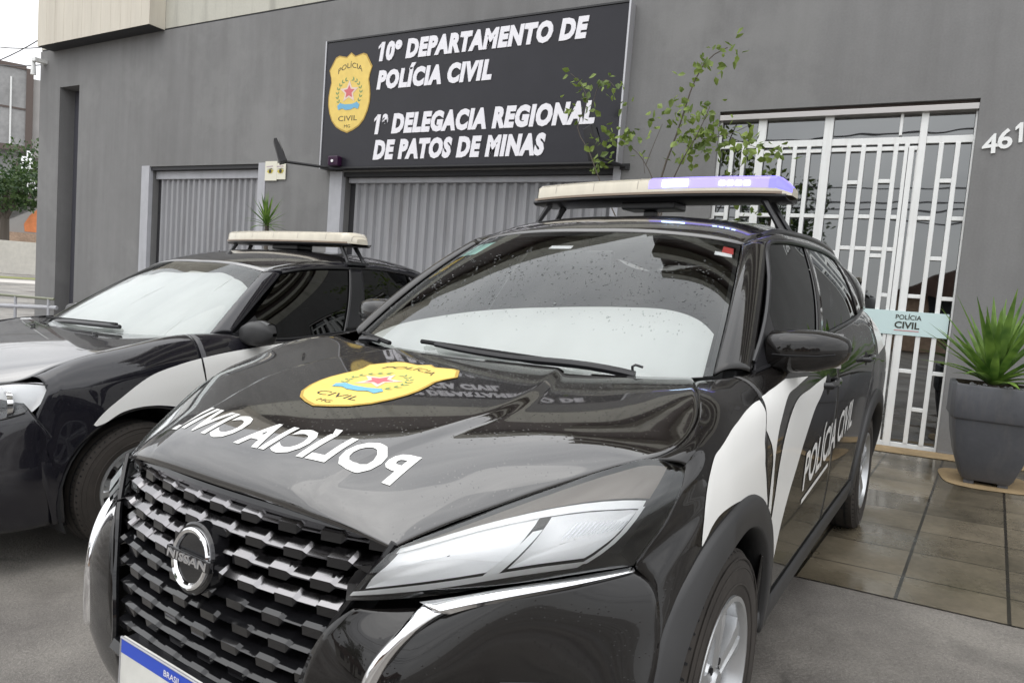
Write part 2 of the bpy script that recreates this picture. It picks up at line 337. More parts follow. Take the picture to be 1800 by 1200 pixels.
def slab_mat():
    """wet concrete paving slabs 0.40 m square, joints slightly off square to the wall"""
    m = M('paving_slabs', (.12, .10, .065), .3); nt = m.node_tree; N = nt.nodes; L = nt.links; b = N['Principled BSDF']
    tc = N.new('ShaderNodeTexCoord'); sx = N.new('ShaderNodeSeparateXYZ'); L.new(tc.outputs['Object'], sx.inputs[0])
    def math_(op, a, b_=None, c=None):
        n = N.new('ShaderNodeMath'); n.operation = op
        for i, q in enumerate((a, b_, c)):
            if q is None: continue
            if hasattr(q, 'is_linked') or hasattr(q, 'links'): L.new(q, n.inputs[i])
            else: n.inputs[i].default_value = q
        return n.outputs[0]
    X, Y = sx.outputs[0], sx.outputs[1]
    U = math_('MULTIPLY_ADD', Y, -.105, X); U = math_('ADD', U, 10.22); V = math_('ADD', Y, 19.5 - 3.64)
    U = math_('DIVIDE', U, .4); V = math_('DIVIDE', V, .39)
    fu, fv = math_('FRACT', U), math_('FRACT', V)
    def edge(f, w):
        a = math_('SUBTRACT', f, .5); a = math_('ABSOLUTE', a); return math_('GREATER_THAN', a, .5 - w)
    ju, jv = edge(fu, .018), edge(fv, .013)
    j = math_('MAXIMUM', ju, math_('MULTIPLY', jv, .9))
    cb = N.new('ShaderNodeCombineXYZ'); L.new(math_('FLOOR', U), cb.inputs[0]); L.new(math_('FLOOR', V), cb.inputs[1])
    wn = N.new('ShaderNodeTexWhiteNoise'); wn.noise_dimensions = '2D'; L.new(cb.outputs[0], wn.inputs['Vector'])
    nz = N.new('ShaderNodeTexNoise'); nz.inputs['Scale'].default_value = 2.6; nz.inputs['Detail'].default_value = 6; L.new(tc.outputs['Object'], nz.inputs['Vector'])
    gr_ = N.new('ShaderNodeTexNoise'); gr_.inputs['Scale'].default_value = 34; gr_.inputs['Detail'].default_value = 5; gr_.inputs['Roughness'].default_value = .7; L.new(tc.outputs['Object'], gr_.inputs['Vector'])
    f = math_('MULTIPLY_ADD', wn.outputs['Value'], .30, math_('MULTIPLY', nz.outputs['Fac'], .95)); f = math_('ADD', f, math_('MULTIPLY_ADD', gr_.outputs['Fac'], .55, -.34))
    cr = N.new('ShaderNodeValToRGB'); e = cr.color_ramp.elements; e[0].position = .25; e[0].color = (.042, .036, .024, 1); e[1].position = .82; e[1].color = (.175, .148, .105, 1)
    L.new(f, cr.inputs[0])
    mx = N.new('ShaderNodeMix'); mx.data_type = 'RGBA'; L.new(j, mx.inputs['Factor']); L.new(cr.outputs[0], mx.inputs['A']); mx.inputs['B'].default_value = (.02, .017, .012, 1); L.new(mx.outputs['Result'], b.inputs['Base Color'])
    n2 = N.new('ShaderNodeTexNoise'); n2.inputs['Scale'].default_value = 1.7; n2.inputs['Detail'].default_value = 5; L.new(tc.outputs['Object'], n2.inputs['Vector'])
    r = N.new('ShaderNodeMapRange'); r.inputs['From Min'].default_value = .42; r.inputs['From Max'].default_value = .62; r.inputs['To Min'].default_value = .10; r.inputs['To Max'].default_value = .48; L.new(n2.outputs['Fac'], r.inputs['Value']); L.new(r.outputs[0], b.inputs['Roughness'])
    bp = N.new('ShaderNodeBump'); bp.inputs['Strength'].default_value = .22; bp.inputs['Distance'].default_value = .006
    n3 = N.new('ShaderNodeTexNoise'); n3.inputs['Scale'].default_value = 24; L.new(tc.outputs['Object'], n3.inputs['Vector'])
    L.new(math_('SUBTRACT', math_('MULTIPLY', n3.outputs['Fac'], .25), j), bp.inputs['Height']); L.new(bp.outputs[0], b.inputs['Normal'])
    return m
m_slab = slab_mat()
m_dry = M('dry_ochre_edge', (.27, .195, .105), .8, noise=[(7, .2, None), (40, .1, None)])
m_curb = M('grey_skirting', (.20, .20, .20), .7, noise=[(6, .1, None)])

xs = np.unique(np.r_[-300, -150, -80, -45, -25, np.arange(-16, 9.01, .5), 14, 25, 45, 80, 150, 300])
ys = np.unique(np.r_[-300, -150, -80, -40, -20, np.arange(-8, 10.01, .5), 15, 22, 35, 60, 100, 160, 300])
mb = MB(); mb.grid([[(x, y, G(x, y)) for x in xs] for y in ys], ref=(0, 0, -50)); tag(mb.build('street', m_asphalt), kind='structure')
def sheet(name, x0, x1, y0, y1, dz, mat, n=24, cut=None):
    mb = MB(); mb.grid([[(x, y, G(x, y) + dz) for x in np.linspace(x0, x1, n)] for y in np.linspace(y0, y1, 12)], ref=((x0+x1)/2, (y0+y1)/2, -50))
    return tag(mb.build(name, mat), kind='structure')
sheet('pavement', -2.1, 7, 3.34, FY, .006, m_slab, 40)
sheet('pavement_edge', -2.1, 7, 6.58, FY, .011, m_dry, 40)

# ------------------------------------------------------------------ police station building
bld = thing('police_station', 'dark grey rendered police station with a cream balcony box and two garage gates', 'building', (-4, FY, 0))
def local(o): o.matrix_parent_inverse = Matrix.Translation((4, -FY, 0)); return o
def wall_holes(mb, x0, x1, z0, z1, holes, y, depth):
    X = sorted({x0, x1, *[h[0] for h in holes], *[h[1] for h in holes]}); Z = sorted({z0, z1, *[h[2] for h in holes], *[h[3] for h in holes]})
    X = [x for x in X if x0 <= x <= x1]; Z = [z for z in Z if z0 <= z <= z1]
    for a, b in zip(X, X[1:]):
        for c, d in zip(Z, Z[1:]):
            m = ((a+b)/2, (c+d)/2)
            if any(h[0] < m[0] < h[1] and h[2] < m[1] < h[3] for h in holes): continue
            mb.add([(a, y, c), (b, y, c), (b, y, d), (a, y, d)], [(0, 1, 2, 3)])
    for h in holes:
        a, b, c, d = h[:4]; e = y + depth
        mb.add([(a, y, c), (a, e, c), (a, e, d), (a, y, d)], [(0, 3, 2, 1)]); mb.add([(b, y, c), (b, e, c), (b, e, d), (b, y, d)], [(0, 1, 2, 3)])
        mb.add([(a, y, d), (b, y, d), (b, e, d), (a, e, d)], [(0, 3, 2, 1)])
GZ = -.7
holes = [(-13.07, -12.48, GZ, 4.09), (-10.475, -8.0, GZ, 2.69), (-6.44, -2.70, GZ, 2.555), (-1.665, .435, GZ, 3.07)]
mb = MB(); wall_holes(mb, -13.71, 7, GZ, 4.75, holes, FY, .26)
mb.add([(-13.71, FY, GZ), (-13.71, 17, GZ), (-13.71, 17, 4.75), (-13.71, FY, 4.75)], [(0, 3, 2, 1)])
local(mb.build('wall', m_wall, bld, smooth=False))
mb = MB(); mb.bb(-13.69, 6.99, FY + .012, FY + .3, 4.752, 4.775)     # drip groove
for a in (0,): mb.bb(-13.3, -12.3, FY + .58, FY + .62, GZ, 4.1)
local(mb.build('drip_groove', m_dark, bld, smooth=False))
mb = MB(); mb.bb(-13.69, 7, FY + .004, FY + .3, 4.776, 5.62); local(mb.build('upper_wall', m_beige, bld, smooth=False))
# upper storeys: dark recessed galleries between beige slab edges, taller on the right
mb = MB(); mb.bb(-13.6, -3.4, FY + .35, FY + 6, 5.62, 8.2); mb.bb(-3.4, 6.9, FY + .35, FY + 6, 5.62, 12.0); local(mb.build('gallery_wall', m_brown, bld, smooth=False))
mb = MB(); mb.bb(-13.69, -3.4, FY + .01, FY + .349, 7.6, 8.25); local(mb.build('roof_parapet', m_beige, bld, smooth=False))
for z0_, z1_ in ((6.3, 6.72), (8.0, 8.42), (9.7, 10.1), (11.5, 12.05)):
    mb = MB(); mb.bb(-3.4, 7, FY + .01, FY + .349, z0_, z1_); local(mb.build('slab_edge', m_beige, bld, smooth=False))
# balcony box
mb = MB(); y0 = 6.606
mb.add([(-13.31, y0, 4.72), (-10.226, y0, 4.752), (-10.226, y0, 8.2), (-13.31, y0, 8.2), (-13.31, FY, 4.72), (-10.226, FY, 4.752), (-10.226, FY, 8.2), (-13.31, FY, 8.2)],
       [(0, 1, 2, 3), (1, 5, 6, 2), (0, 3, 7, 4), (3, 2, 6, 7)])
for k in range(1, 12):
    x = -13.31 + k * .262; mb.bb(x - .003, x + .003, y0 - .002, y0, 4.76, 8.2)
local(mb.build('balcony_box', m_cream, bld, smooth=False))
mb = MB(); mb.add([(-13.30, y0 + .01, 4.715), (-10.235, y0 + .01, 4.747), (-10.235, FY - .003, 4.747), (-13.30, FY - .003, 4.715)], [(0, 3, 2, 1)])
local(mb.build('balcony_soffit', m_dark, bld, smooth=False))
# slot window: brown jamb strip
mb = MB(); mb.bb(-12.515, -12.482, FY + .03, FY + .26, GZ, 3.0); local(mb.build('slot_jamb', m_brown, bld, smooth=False))
mb = MB(); mb.bb(-13.068, -12.52, FY + .255, FY + .275, GZ, 4.088); local(mb.build('slot_panel', m_wall_dark, bld, smooth=False))

def garage(x0, x1, ztop, fl, fr_, ribs, zdark):
    """frame posts, dark track recess and a trapezoid-rib sheet gate"""
    mb = MB(); p = ribs; x = x0 + .12; prof = []
    while x < x1 - .01:
        prof += [(x, .13), (x + p*.30, .13), (x + p*.46, .165), (x + p*.84, .165)]; x += p
    prof = [q for q in prof if q[0] < x1 - .005]
    mb.grid([[(a, FY + b, zz) for a, b in prof] for zz in (GZ, zdark + .005)], ref=(0, 40, 1)); d = local(mb.build('garage_gate', m_gate, bld, smooth=False))
    L2 = lambda o: o
    mb = MB()
    mb.bb(x0 - fl, x0 + .004, FY - .012, FY + .06, GZ, ztop + .01); mb.bb(x1 - .004, x1 + fr_, FY - .012, FY + .06, GZ, ztop + .01)
    bevel(L2(mb.build('frame_post', m_frame, d, smooth=False)), .004)
    mb = MB(); mb.bb(x0 + .006, x1 - .006, FY + .02, FY + .22, ztop - .055, ztop - .004); mb.bb(x0 + .005, x0 + .10, FY + .16, FY + .2, GZ, ztop - .056)
    L2(mb.build('track_recess', m_dark, d, smooth=False))
    mb = MB(); mb.bb(x0 + .02, x1 - .02, FY + .10, FY + .14, zdark, ztop - .058); bevel(L2(mb.build('top_rail', m_frame, d, smooth=False)), .004)
    return d
garage(-10.475, -8.0, 2.69, .19, .14, .1275, 2.51)
garage(-6.44, -2.70, 2.555, .21, .08, .139, 2.43)

# entrance door: white steel grille over dark glass
DY = 6.93
def LD(o): return o
mb = MB(); mb.bb(-1.66, .43, DY + .03, DY + .036, .09, 2.985); door = local(mb.build('entrance_door', m_door_glass, bld, smooth=False))
mb = MB(); mb.bb(-1.665, .435, DY - .06, DY + .1, 2.985, 3.035); bevel(LD(mb.build('head_track', m_steel, door, smooth=False)), .004)
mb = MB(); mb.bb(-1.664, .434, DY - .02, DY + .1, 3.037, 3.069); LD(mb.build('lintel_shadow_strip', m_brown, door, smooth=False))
mb = MB(); t = .03
def vb(x, w, z0, z1, dy=0): mb.bb(x - w/2, x + w/2, DY - t/2 + dy, DY + t/2 + dy, z0, z1)
def hb(x0, x1, z, h, dy=.004): mb.bb(x0, x1, DY - t/2 + dy, DY + t/2 - .003, z - h/2, z + h/2)
zb, zt, ztr = .085, 2.985, 2.76
posts = [(-1.652, .026), (-1.27, .07), (-.69, .075), (.058, .055), (.428, .016)]
for x, w in posts: vb(x, w, zb, zt, -.004)
vb(-1.24, .022, 2.80, zt); vb(-.115, .024, 2.80, zt)
for a, b in zip(posts, posts[1:]):
    x0, x1 = a[0] + a[1]/2, b[0] - b[1]/2
    hb(x0, x1, 2.757, .06); hb(x0, x1, zb + .03, .06)
hb(-1.235, -.73, 2.685, .03); hb(-.65, .03, 2.69, .035)
def bars(x0, x1, xs, levels, w=.036):
    for x in xs: vb(x, w, zb + .06, 2.73)
    E = [x0] + xs + [x1]
    for i, zs in levels:
        a, b = E[i] + (w/2 if i else 0), E[i+1] - (w/2 if i+1 < len(E)-1 else 0)
        for zz in zs: hb(a, b, zz, .034, .002)
# fixed leaf, sliding leaf, right leaf (columns of staggered cross bars)
bars(-1.639, -1.305, [-1.53, -1.42], [(0, [2.1, 1.5, .8]), (1, [2.4, 1.8, .5]), (2, [2.1, 1.45, .78])])
bars(-1.235, -.728, [-1.085, -.96, -.84], [(0, [2.1, 1.45, .78]), (1, [2.40, 1.75, .46]), (2, [2.1, 1.45, .78]), (3, [2.1, 1.75, .5])])
bars(-.652, .03, [-.508, -.389, -.263, -.135, -.052], [(0, [2.095, 1.775, 1.45, .78]), (1, [2.40, 1.82, 1.43, .46]), (2, [2.10, 1.82, 1.42, .78]), (3, [2.41, 1.82, 1.76, .46]), (4, [2.10, 1.82, 1.42, .78])])
bars(.086, .42, [.2, .32], [(0, [2.095, 1.425, .775]), (1, [2.41, 1.755, .45]), (2, [2.095, 1.42, .778])])
vb(-.02, .05, zb, 2.70); vb(.028, .008, zb, 2.70, .006)
bevel(LD(mb.build('white_grille', m_white, door, smooth=False)), .003, 1)
mb = MB(); mb.bb(-2.6, 1.4, 10.0, 10.05, -.3, 3.0); mb.bb(-2.6, -2.55, DY + .3, 10, -.3, 3); mb.bb(1.35, 1.4, DY + .3, 10, -.3, 3); mb.bb(-2.6, 1.4, DY + .28, 10, 3.0, 3.05); mb.bb(-2.6, 1.4, DY + .28, 10, .0, .05)
LD(mb.build('lobby_interior', m_brown, door, smooth=False))
mb = MB(); mb.bb(-1.2, .41, DY - .024, DY - .0165, 1.085, 1.292); LD(mb.build('frosted_band', m_frost, door, smooth=False))
def flat_text(mb, s, x, z, w, h, y, **k):
    V, F = fit(s, w, h, **k); mb.add([(x + a, y, z + b) for a, b in V], F)
mb = MB(); flat_text(mb, 'POLÍCIA', .015, 1.222, .195, .040, DY - .027, off=.012); flat_text(mb, 'CIVIL', .012, 1.145, .19, .058, DY - .027, off=.025)
LD(mb.build('door_lettering', m_ink, door, smooth=False))
mb = MB(); mb.bb(.012, .2, DY - .0275, DY - .0265, 1.122, 1.127); LD(mb.build('door_underline', m_pink, door, smooth=False))
mb = MB(); mb.bb(-.09, -.03, DY - .06, DY - .03, .84, .9); bevel(LD(mb.build('door_lock', m_steel, door, smooth=False)), .006)
mb = MB(); mb.bb(-2.0, 7, FY - .012, FY + .01, -.2, .19); 
sk = MB(); sk.bb(.44, 7, FY - .014, FY + .004, -.1, .135); sk.bb(-2.7, -1.67, FY - .014, FY + .004, -.2, .1); local(sk.build('skirting', m_curb, bld, smooth=False))
th = MB(); th.bb(-1.66, .43, FY - .25, FY + .3, -.1, .088); local(th.build('door_step', m_dry, bld, smooth=False))

# ------------------------------------------------------------------ shield emblem (used on the sign and on the bonnet)
SHIELD = [(-.5, .69), (-.36, .92), (-.28, .95), (-.1, .91), (0, .985), (.1, .91), (.28, .95), (.36, .92), (.5, .69), (.455, .55), (.44, .45), (.47, .32), (.49, .17), (.485, .03), (.45, -.12), (.38, -.28), (.27, -.40), (.14, -.47), (0, -.52),
          (-.14, -.47), (-.27, -.40), (-.38, -.28), (-.45, -.12), (-.485, .03), (-.49, .17), (-.47, .32), (-.44, .45), (-.455, .55)]
def star(n, r0, r1, cx, cy, rot=math.pi/2):
    return [(cx + (r0 if k % 2 == 0 else r1) * math.cos(rot + math.pi*k/n), cy + (r0 if k % 2 == 0 else r1) * math.sin(rot + math.pi*k/n)) for k in range(2*n)]
def emblem(parent, fn, post, cut):
    """fn(u, v, h): u across (-.5 .. .5), v up, h height above the surface"""
    def flat(name, polys, mat, h):
        mb = MB()
        for P in polys:
            bm = bmesh.new(); vs = [bm.verts.new((a, b, 0)) for a, b in P]; bm.faces.new(vs); bmesh.ops.triangulate(bm, faces=bm.faces)
            for _ in range(4):
                e = [e for e in bm.edges if e.calc_length() > cut]
                if not e: break
                bmesh.ops.subdivide_edges(bm, edges=e, cuts=1); bmesh.ops.triangulate(bm, faces=bm.faces)
            bm.verts.index_update(); mb.add([fn(v.co.x, v.co.y, h) for v in bm.verts], [tuple(q.index for q in f.verts) for f in bm.faces]); bm.free()
        return post(mb.build(name, mat, parent, smooth=True))
    base = flat('shield', [SHIELD], m_yellow_edge, 1)
    flat('shield_field', [[(a*.955, .22 + (b-.22)*.962) for a, b in SHIELD]], m_yellow, 2)
    lf = []
    for s in (-1, 1):
        for k in range(9):
            a = R(-70 + k*17); cx, cy = s*.27*math.cos(a), .22 + .27*math.sin(a)
            for dd in (.5, -.6):
                b = a + math.pi/2 + dd; b = b if s > 0 else b
                dx, dy = s*math.cos(b), math.sin(b)
                lf.append([(cx, cy), (cx + dx*.035 - dy*.014, cy + dy*.035 + dx*.014), (cx + dx*.075, cy + dy*.075), (cx + dx*.035 + dy*.014, cy + dy*.035 - dx*.014)])
    flat('wreath_branch', lf[:18], m_green, 3); flat('wreath_branch', lf[18:], m_green, 3)
    flat('star_points', [star(5, .22, .10, 0, .25)], m_pale, 3.5)
    flat('star_heart', [star(5, .13, .065, 0, .25)], m_pink, 4)
    flat('ribbon', [[(-.26, .0), (-.2, .05), (-.08, .02), (.08, .02), (.2, .05), (.26, .0), (.23, -.08), (.14, -.05), (.06, -.085), (-.06, -.085), (-.14, -.05), (-.23, -.08)]], m_blue, 4.5)
    for s, u, v, w, h in (('POLÍCIA', -.28, .60, .56, .10), ('CIVIL', -.22, -.29, .44, .10), ('MG', -.07, -.42, .14, .06)):
        V, F = fit(s, w, h, cut=.1); mb = MB(); mb.add([fn(u + a, v + b + (.10*(1-((u+a)/.28)**2) if s == 'POLÍCIA' else 0), 3) for a, b in V], F); post(mb.build('shield_lettering', m_ink, parent))
    return base

# ------------------------------------------------------------------ sign
SX0, SX1, SZ0, SZ1, SY = -6.70, -2.635, 2.595, 4.165, FY - .13
sg = thing('station_sign', 'wide black sign with white lettering and a yellow shield above the larger garage gate', 'sign', (-4.67, FY, SZ0))
def LS(o): o.matrix_parent_inverse = sg_inv; return o
sg_inv = Matrix.Translation((4.67, -FY, -SZ0))
mb = MB(); mb.bb(SX0, SX1, SY, FY - .002, SZ0, SZ1); bevel(LS(mb.build('panel', m_sign, sg, smooth=False)), .004)
mb = MB()
mb.bb(SX1 + .001, SX1 + .02, SY - .012, FY - .003, SZ0 - .02, SZ1 + .02); mb.bb(SX0 - .02, SX0 - .001, SY - .012, FY - .003, SZ0 - .02, SZ1 + .02)
LS(mb.build('side_trim', m_sign_edge, sg, smooth=False))
mb = MB(); mb.bb(SX0, SX1, SY - .012, FY - .003, SZ1 + .001, SZ1 + .02); mb.bb(SX0, SX1, SY - .012, FY - .003, SZ0 - .02, SZ0 - .001); LS(mb.build('top_trim', m_black_metal, sg, smooth=False))
for s, x, z, w, h in (('10º DEPARTAMENTO DE', -5.825, 3.875, 2.765, .205), ('POLÍCIA CIVIL', -5.838, 3.537, 1.645, .205), ('1ª DELEGACIA REGIONAL', -5.826, 2.999, 2.92, .215), ('DE PATOS DE MINAS', -5.83, 2.69, 2.375, .215)):
    V, F = fit(s, w, h, off=.062, shear=.17, spacing=1.13); mb = MB(); mb.add([(x + a, SY - .012, z + b) for a, b in V], F)
    if s[0] == '1': mb.add([(x + a, SY - .012, z + b) for a, b in ((h*.155, h*.99), (-h*.06, h*.80), (-h*.09, h*.63), (h*.13, h*.78))], [(0, 1, 2, 3)])
    o = LS(mb.build('lettering', m_letter, sg, smooth=False)); solid(o, .011, -1)
emblem(sg, lambda u, v, h: (-6.283 + u*.712, SY - .003 - h*.0015, 3.36 + v*.66), LS, 10)

# house number
hn = thing('house_number', 'white metal house number 461 climbing the grey wall right of the glass door', 'house number', (.62, FY, 2.6))
def numeral(ch, h):
    """digits with a proper flag on the 1"""
    if ch != '1': return text_flat(ch, h, off=.02)
    w_ = h*.16; P = [(h*.16, 0), (h*.16 + w_, 0), (h*.16 + w_, h), (h*.16 + w_*.15, h), (0, h*.80), (0, h*.64), (h*.16, h*.75)]
    return np.array(P), [tuple(range(7))]
for ch, x, z, ro in (('4', .487, 2.612, 8), ('6', .588, 2.652, 8), ('1', .700, 2.695, 8)):
    V, F = numeral(ch, .158); c, s = math.cos(R(ro)), math.sin(R(ro)); mb = MB()
    mb.add([(x + a*c - b*s*.4, FY - .014, z + a*s + b*c) for a, b in V], F); o = mb.build('digit', m_white, hn, smooth=False); o.matrix_parent_inverse = Matrix.Translation((-.62, -FY, -2.6)); solid(o, .012, -1)

# floodlights on arms under the sign
def floodlight(label, wall, elbow, tip, w):
    t = thing('floodlight', label, 'floodlight', wall, 0, 'floodlights lighting the sign'); inv = Matrix.Translation([-c for c in wall])
    mb = MB(); mb.tube([wall, elbow], .018, 8); mb.box(wall, (.10, .03, .06)); o = mb.build('arm', m_black_metal, t); o.matrix_parent_inverse = inv
    a, b = np.array(elbow, float), np.array(tip, float); d = nrm(b - a); s = nrm(np.cross(d, (0, 0, 1.)) if abs(d[2]) < .95 else np.array([0, 1., 0])); n = np.cross(d, s)
    mb = MB(); V = []
    for k, th in ((a - d*.02, .045), (b, .018)):
        for p, q in ((-1, -1), (1, -1), (1, 1), (-1, 1)): V.append(k + s*w/2*p + n*th*q)
    mb.add(V, [(0, 1, 2, 3), (7, 6, 5, 4), (0, 4, 5, 1), (1, 5, 6, 2), (2, 6, 7, 3), (3, 7, 4, 0)]); o = mb.build('lamp_head', m_black_metal, t, smooth=False, recalc=True); o.matrix_parent_inverse = inv; bevel(o, .006)
    mb = MB(); c = (a + b)/2; mb.add([c + s*w*.42*p + d*.11*q - n*.042 for p, q in ((-1, -1), (1, -1), (1, 1), (-1, 1))], [(0, 1, 2, 3)]); o = mb.build('lamp_glass', m_piano, t, smooth=False); o.matrix_parent_inverse = inv
floodlight('black floodlight on a long arm reaching out to the left of the sign', (-6.49, FY - .01, 2.59), (-6.86, FY - .62, 2.58), (-6.93, FY - .70, 2.83), .26)
floodlight('black floodlight half hidden by leaves at the right end of the sign', (-2.58, FY - .01, 2.56), (-2.72, FY - .45, 2.58), (-2.80, FY - .52, 2.86), .26)
cam_ = thing('camera_box', 'small dark purple camera box fixed at the lower left corner of the black sign', 'security camera', (-6.42, SY, 2.66)); inv = Matrix.Translation((6.42, -SY, -2.66))
m_purple = M('purple_housing', (.03, .006, .03), .3)
mb = MB(); mb.bb(-6.50, -6.34, SY - .09, SY - .001, 2.60, 2.72); o = mb.build('housing', m_purple, cam_, smooth=False); o.matrix_parent_inverse = inv; bevel(o, .01)
mb = MB(); mb.lathe([(.0, -.01), (.018, -.01), (.018, 0)], 14, (-6.42, SY - .091, 2.655), (0, 1, 0)); o = mb.build('lens', m_silverp, cam_); o.matrix_parent_inverse = inv
# pair of eyes notice
m_notice = M('notice_paper', (.72, .70, .58), .5)
nt_ = thing('eyes_notice', 'pale yellow notice printed with a pair of eyes on the wall beside the smaller gate', 'notice', (-7.65, FY, 2.57)); inv = Matrix.Translation((7.65, -FY, -2.57))
def LN(o): o.matrix_parent_inverse = inv; return o
mb = MB(); mb.bb(-7.85, -7.62, FY - .026, FY - .016, 2.45, 2.715); mb.bb(-7.619, -7.455, FY - .024, FY - .016, 2.465, 2.685); LN(mb.build('board', m_notice, nt_, smooth=False))
for x in (-7.745, -7.545):
    e = [(x - .07, 2.575), (x - .03, 2.60), (x + .02, 2.605), (x + .065, 2.585), (x + .03, 2.55), (x - .03, 2.548)]
    mb = MB(); mb.add([(a, FY - .0285, b) for a, b in e], [tuple(range(6))]); LN(mb.build('printed_eye', M('eye_yellow', (.55, .45, .05), .5), nt_, smooth=False))
    mb = MB(); mb.add([(x + .028*math.cos(k*.628), FY - .030, 2.577 + .026*math.sin(k*.628)) for k in range(10)], [tuple(range(10))])
    mb.add([(x - .075, FY - .030, 2.60), (x + .02, FY - .030, 2.618), (x + .07, FY - .030, 2.60), (x + .02, FY - .030, 2.607)], [(0, 3, 2, 1)]); LN(mb.build('printed_pupil', m_ink, nt_, smooth=False))
    mb = MB(); mb.add([(x - .075, FY - .0285, 2.632), (x + .05, FY - .0285, 2.64), (x + .05, FY - .0285, 2.652), (x - .075, FY - .0285, 2.645)], [(0, 1, 2, 3)]); LN(mb.build('printed_brow', M('brow_mauve', (.45, .36, .42), .5), nt_, smooth=False))
# little wall lantern under the balcony
ln = MB(); ln.box((-13.55, FY - .1, 4.55), (.12, .2, .06)); ln.tube([(-13.62, FY - .16, 4.52), (-13.62, FY - .16, 4.30)], [.03, .045], 8)
tag(ln.build('wall_lamp', m_white), 'small white wall lamp under the cream balcony at the building corner', 'wall lamp')
# ------------------------------------------------------------------ cars: shared tools
INS = np.array([0, 2.0, .55])          # a point inside the body, so panel normals face outwards
def mat_root(q=None):
    """world matrix of a car standing on the sloping forecourt; q = (x, y, yaw, dz) in the first car's frame"""
    m = Matrix(np.vstack([np.c_[M_CAR, O_CAR], [0, 0, 0, 1]]).tolist())
    if q is not None:
        m = Matrix.Translation((0, 0, q[3])) @ m @ Matrix.Translation((q[0], q[1], 0)) @ Matrix.Rotation(q[2], 4, 'Z')
    return m

class Side:
    """half body side: stations (y, [(x, z) ...top to bottom])"""
    def __init__(s, sta, ny=260, nS=80):
        ys = np.array([a for a, _ in sta]); s.ys = ys
        T = np.array([[(x, z) for x, z in r] for _, r in sta], float)      # ny x k x 2
        yy = np.linspace(ys[0], ys[-1], ny); k = T.shape[1]
        dense = np.zeros((ny, k, 2))
        for j in range(k):
            c = spl(np.c_[ys, T[:, j]], 1500)
            for d in (0, 1): dense[:, j, d] = np.interp(yy, c[:, 0], c[:, d+1])
        s.T = np.stack([spl(np.c_[dense[i], np.zeros(k)], nS)[:, :2] for i in range(ny)]); s.yy = yy; s.nS = nS
    def at(s, y, t):
        fi = np.clip((y - s.yy[0]) / (s.yy[1] - s.yy[0]), 0, len(s.yy) - 1.001); i = int(fi); a = fi - i
        fj = np.clip(t * (s.nS - 1), 0, s.nS - 1.001); j = int(fj); b = fj - j; T = s.T
        p = (T[i, j]*(1-b) + T[i, j+1]*b)*(1-a) + (T[i+1, j]*(1-b) + T[i+1, j+1]*b)*a
        return np.array([p[0], y, p[1]])
    def col(s, y):
        fi = np.clip((y - s.yy[0]) / (s.yy[1] - s.yy[0]), 0, len(s.yy) - 1.001); i = int(fi); a = fi - i
        return s.T[i]*(1-a) + s.T[i+1]*a
    def t_of_z(s, y, z):
        c = s.col(y)[:, 1]; return float(np.interp(-z, -c, np.linspace(0, 1, s.nS)))
    def x_of(s, y, z): return s.at(y, s.t_of_z(y, z))[0]
    def panel(s, f0, f1, nu, nv, t0=0.0, t1=1.0, arches=()):
        """f0/f1: y limits as functions of t; arches: (yc, zc, r) cut away below"""
        Gd = np.zeros((nv, nu, 3))
        for j in range(nu):
            u = j / (nu - 1); lim = t1
            for _ in range(4):
                y = f0(lim)*(1-u) + f1(lim)*u
                L = t1
                for yc, zc, r in arches:
                    if abs(y - yc) < r: L = min(L, s.t_of_z(y, zc + math.sqrt(r*r - (y-yc)**2)))
                lim = L
            for i in range(nv):
                t = t0 + (lim - t0) * i / (nv - 1); y = f0(t)*(1-u) + f1(t)*u
                Gd[i, j] = s.at(y, t)
        return Gd

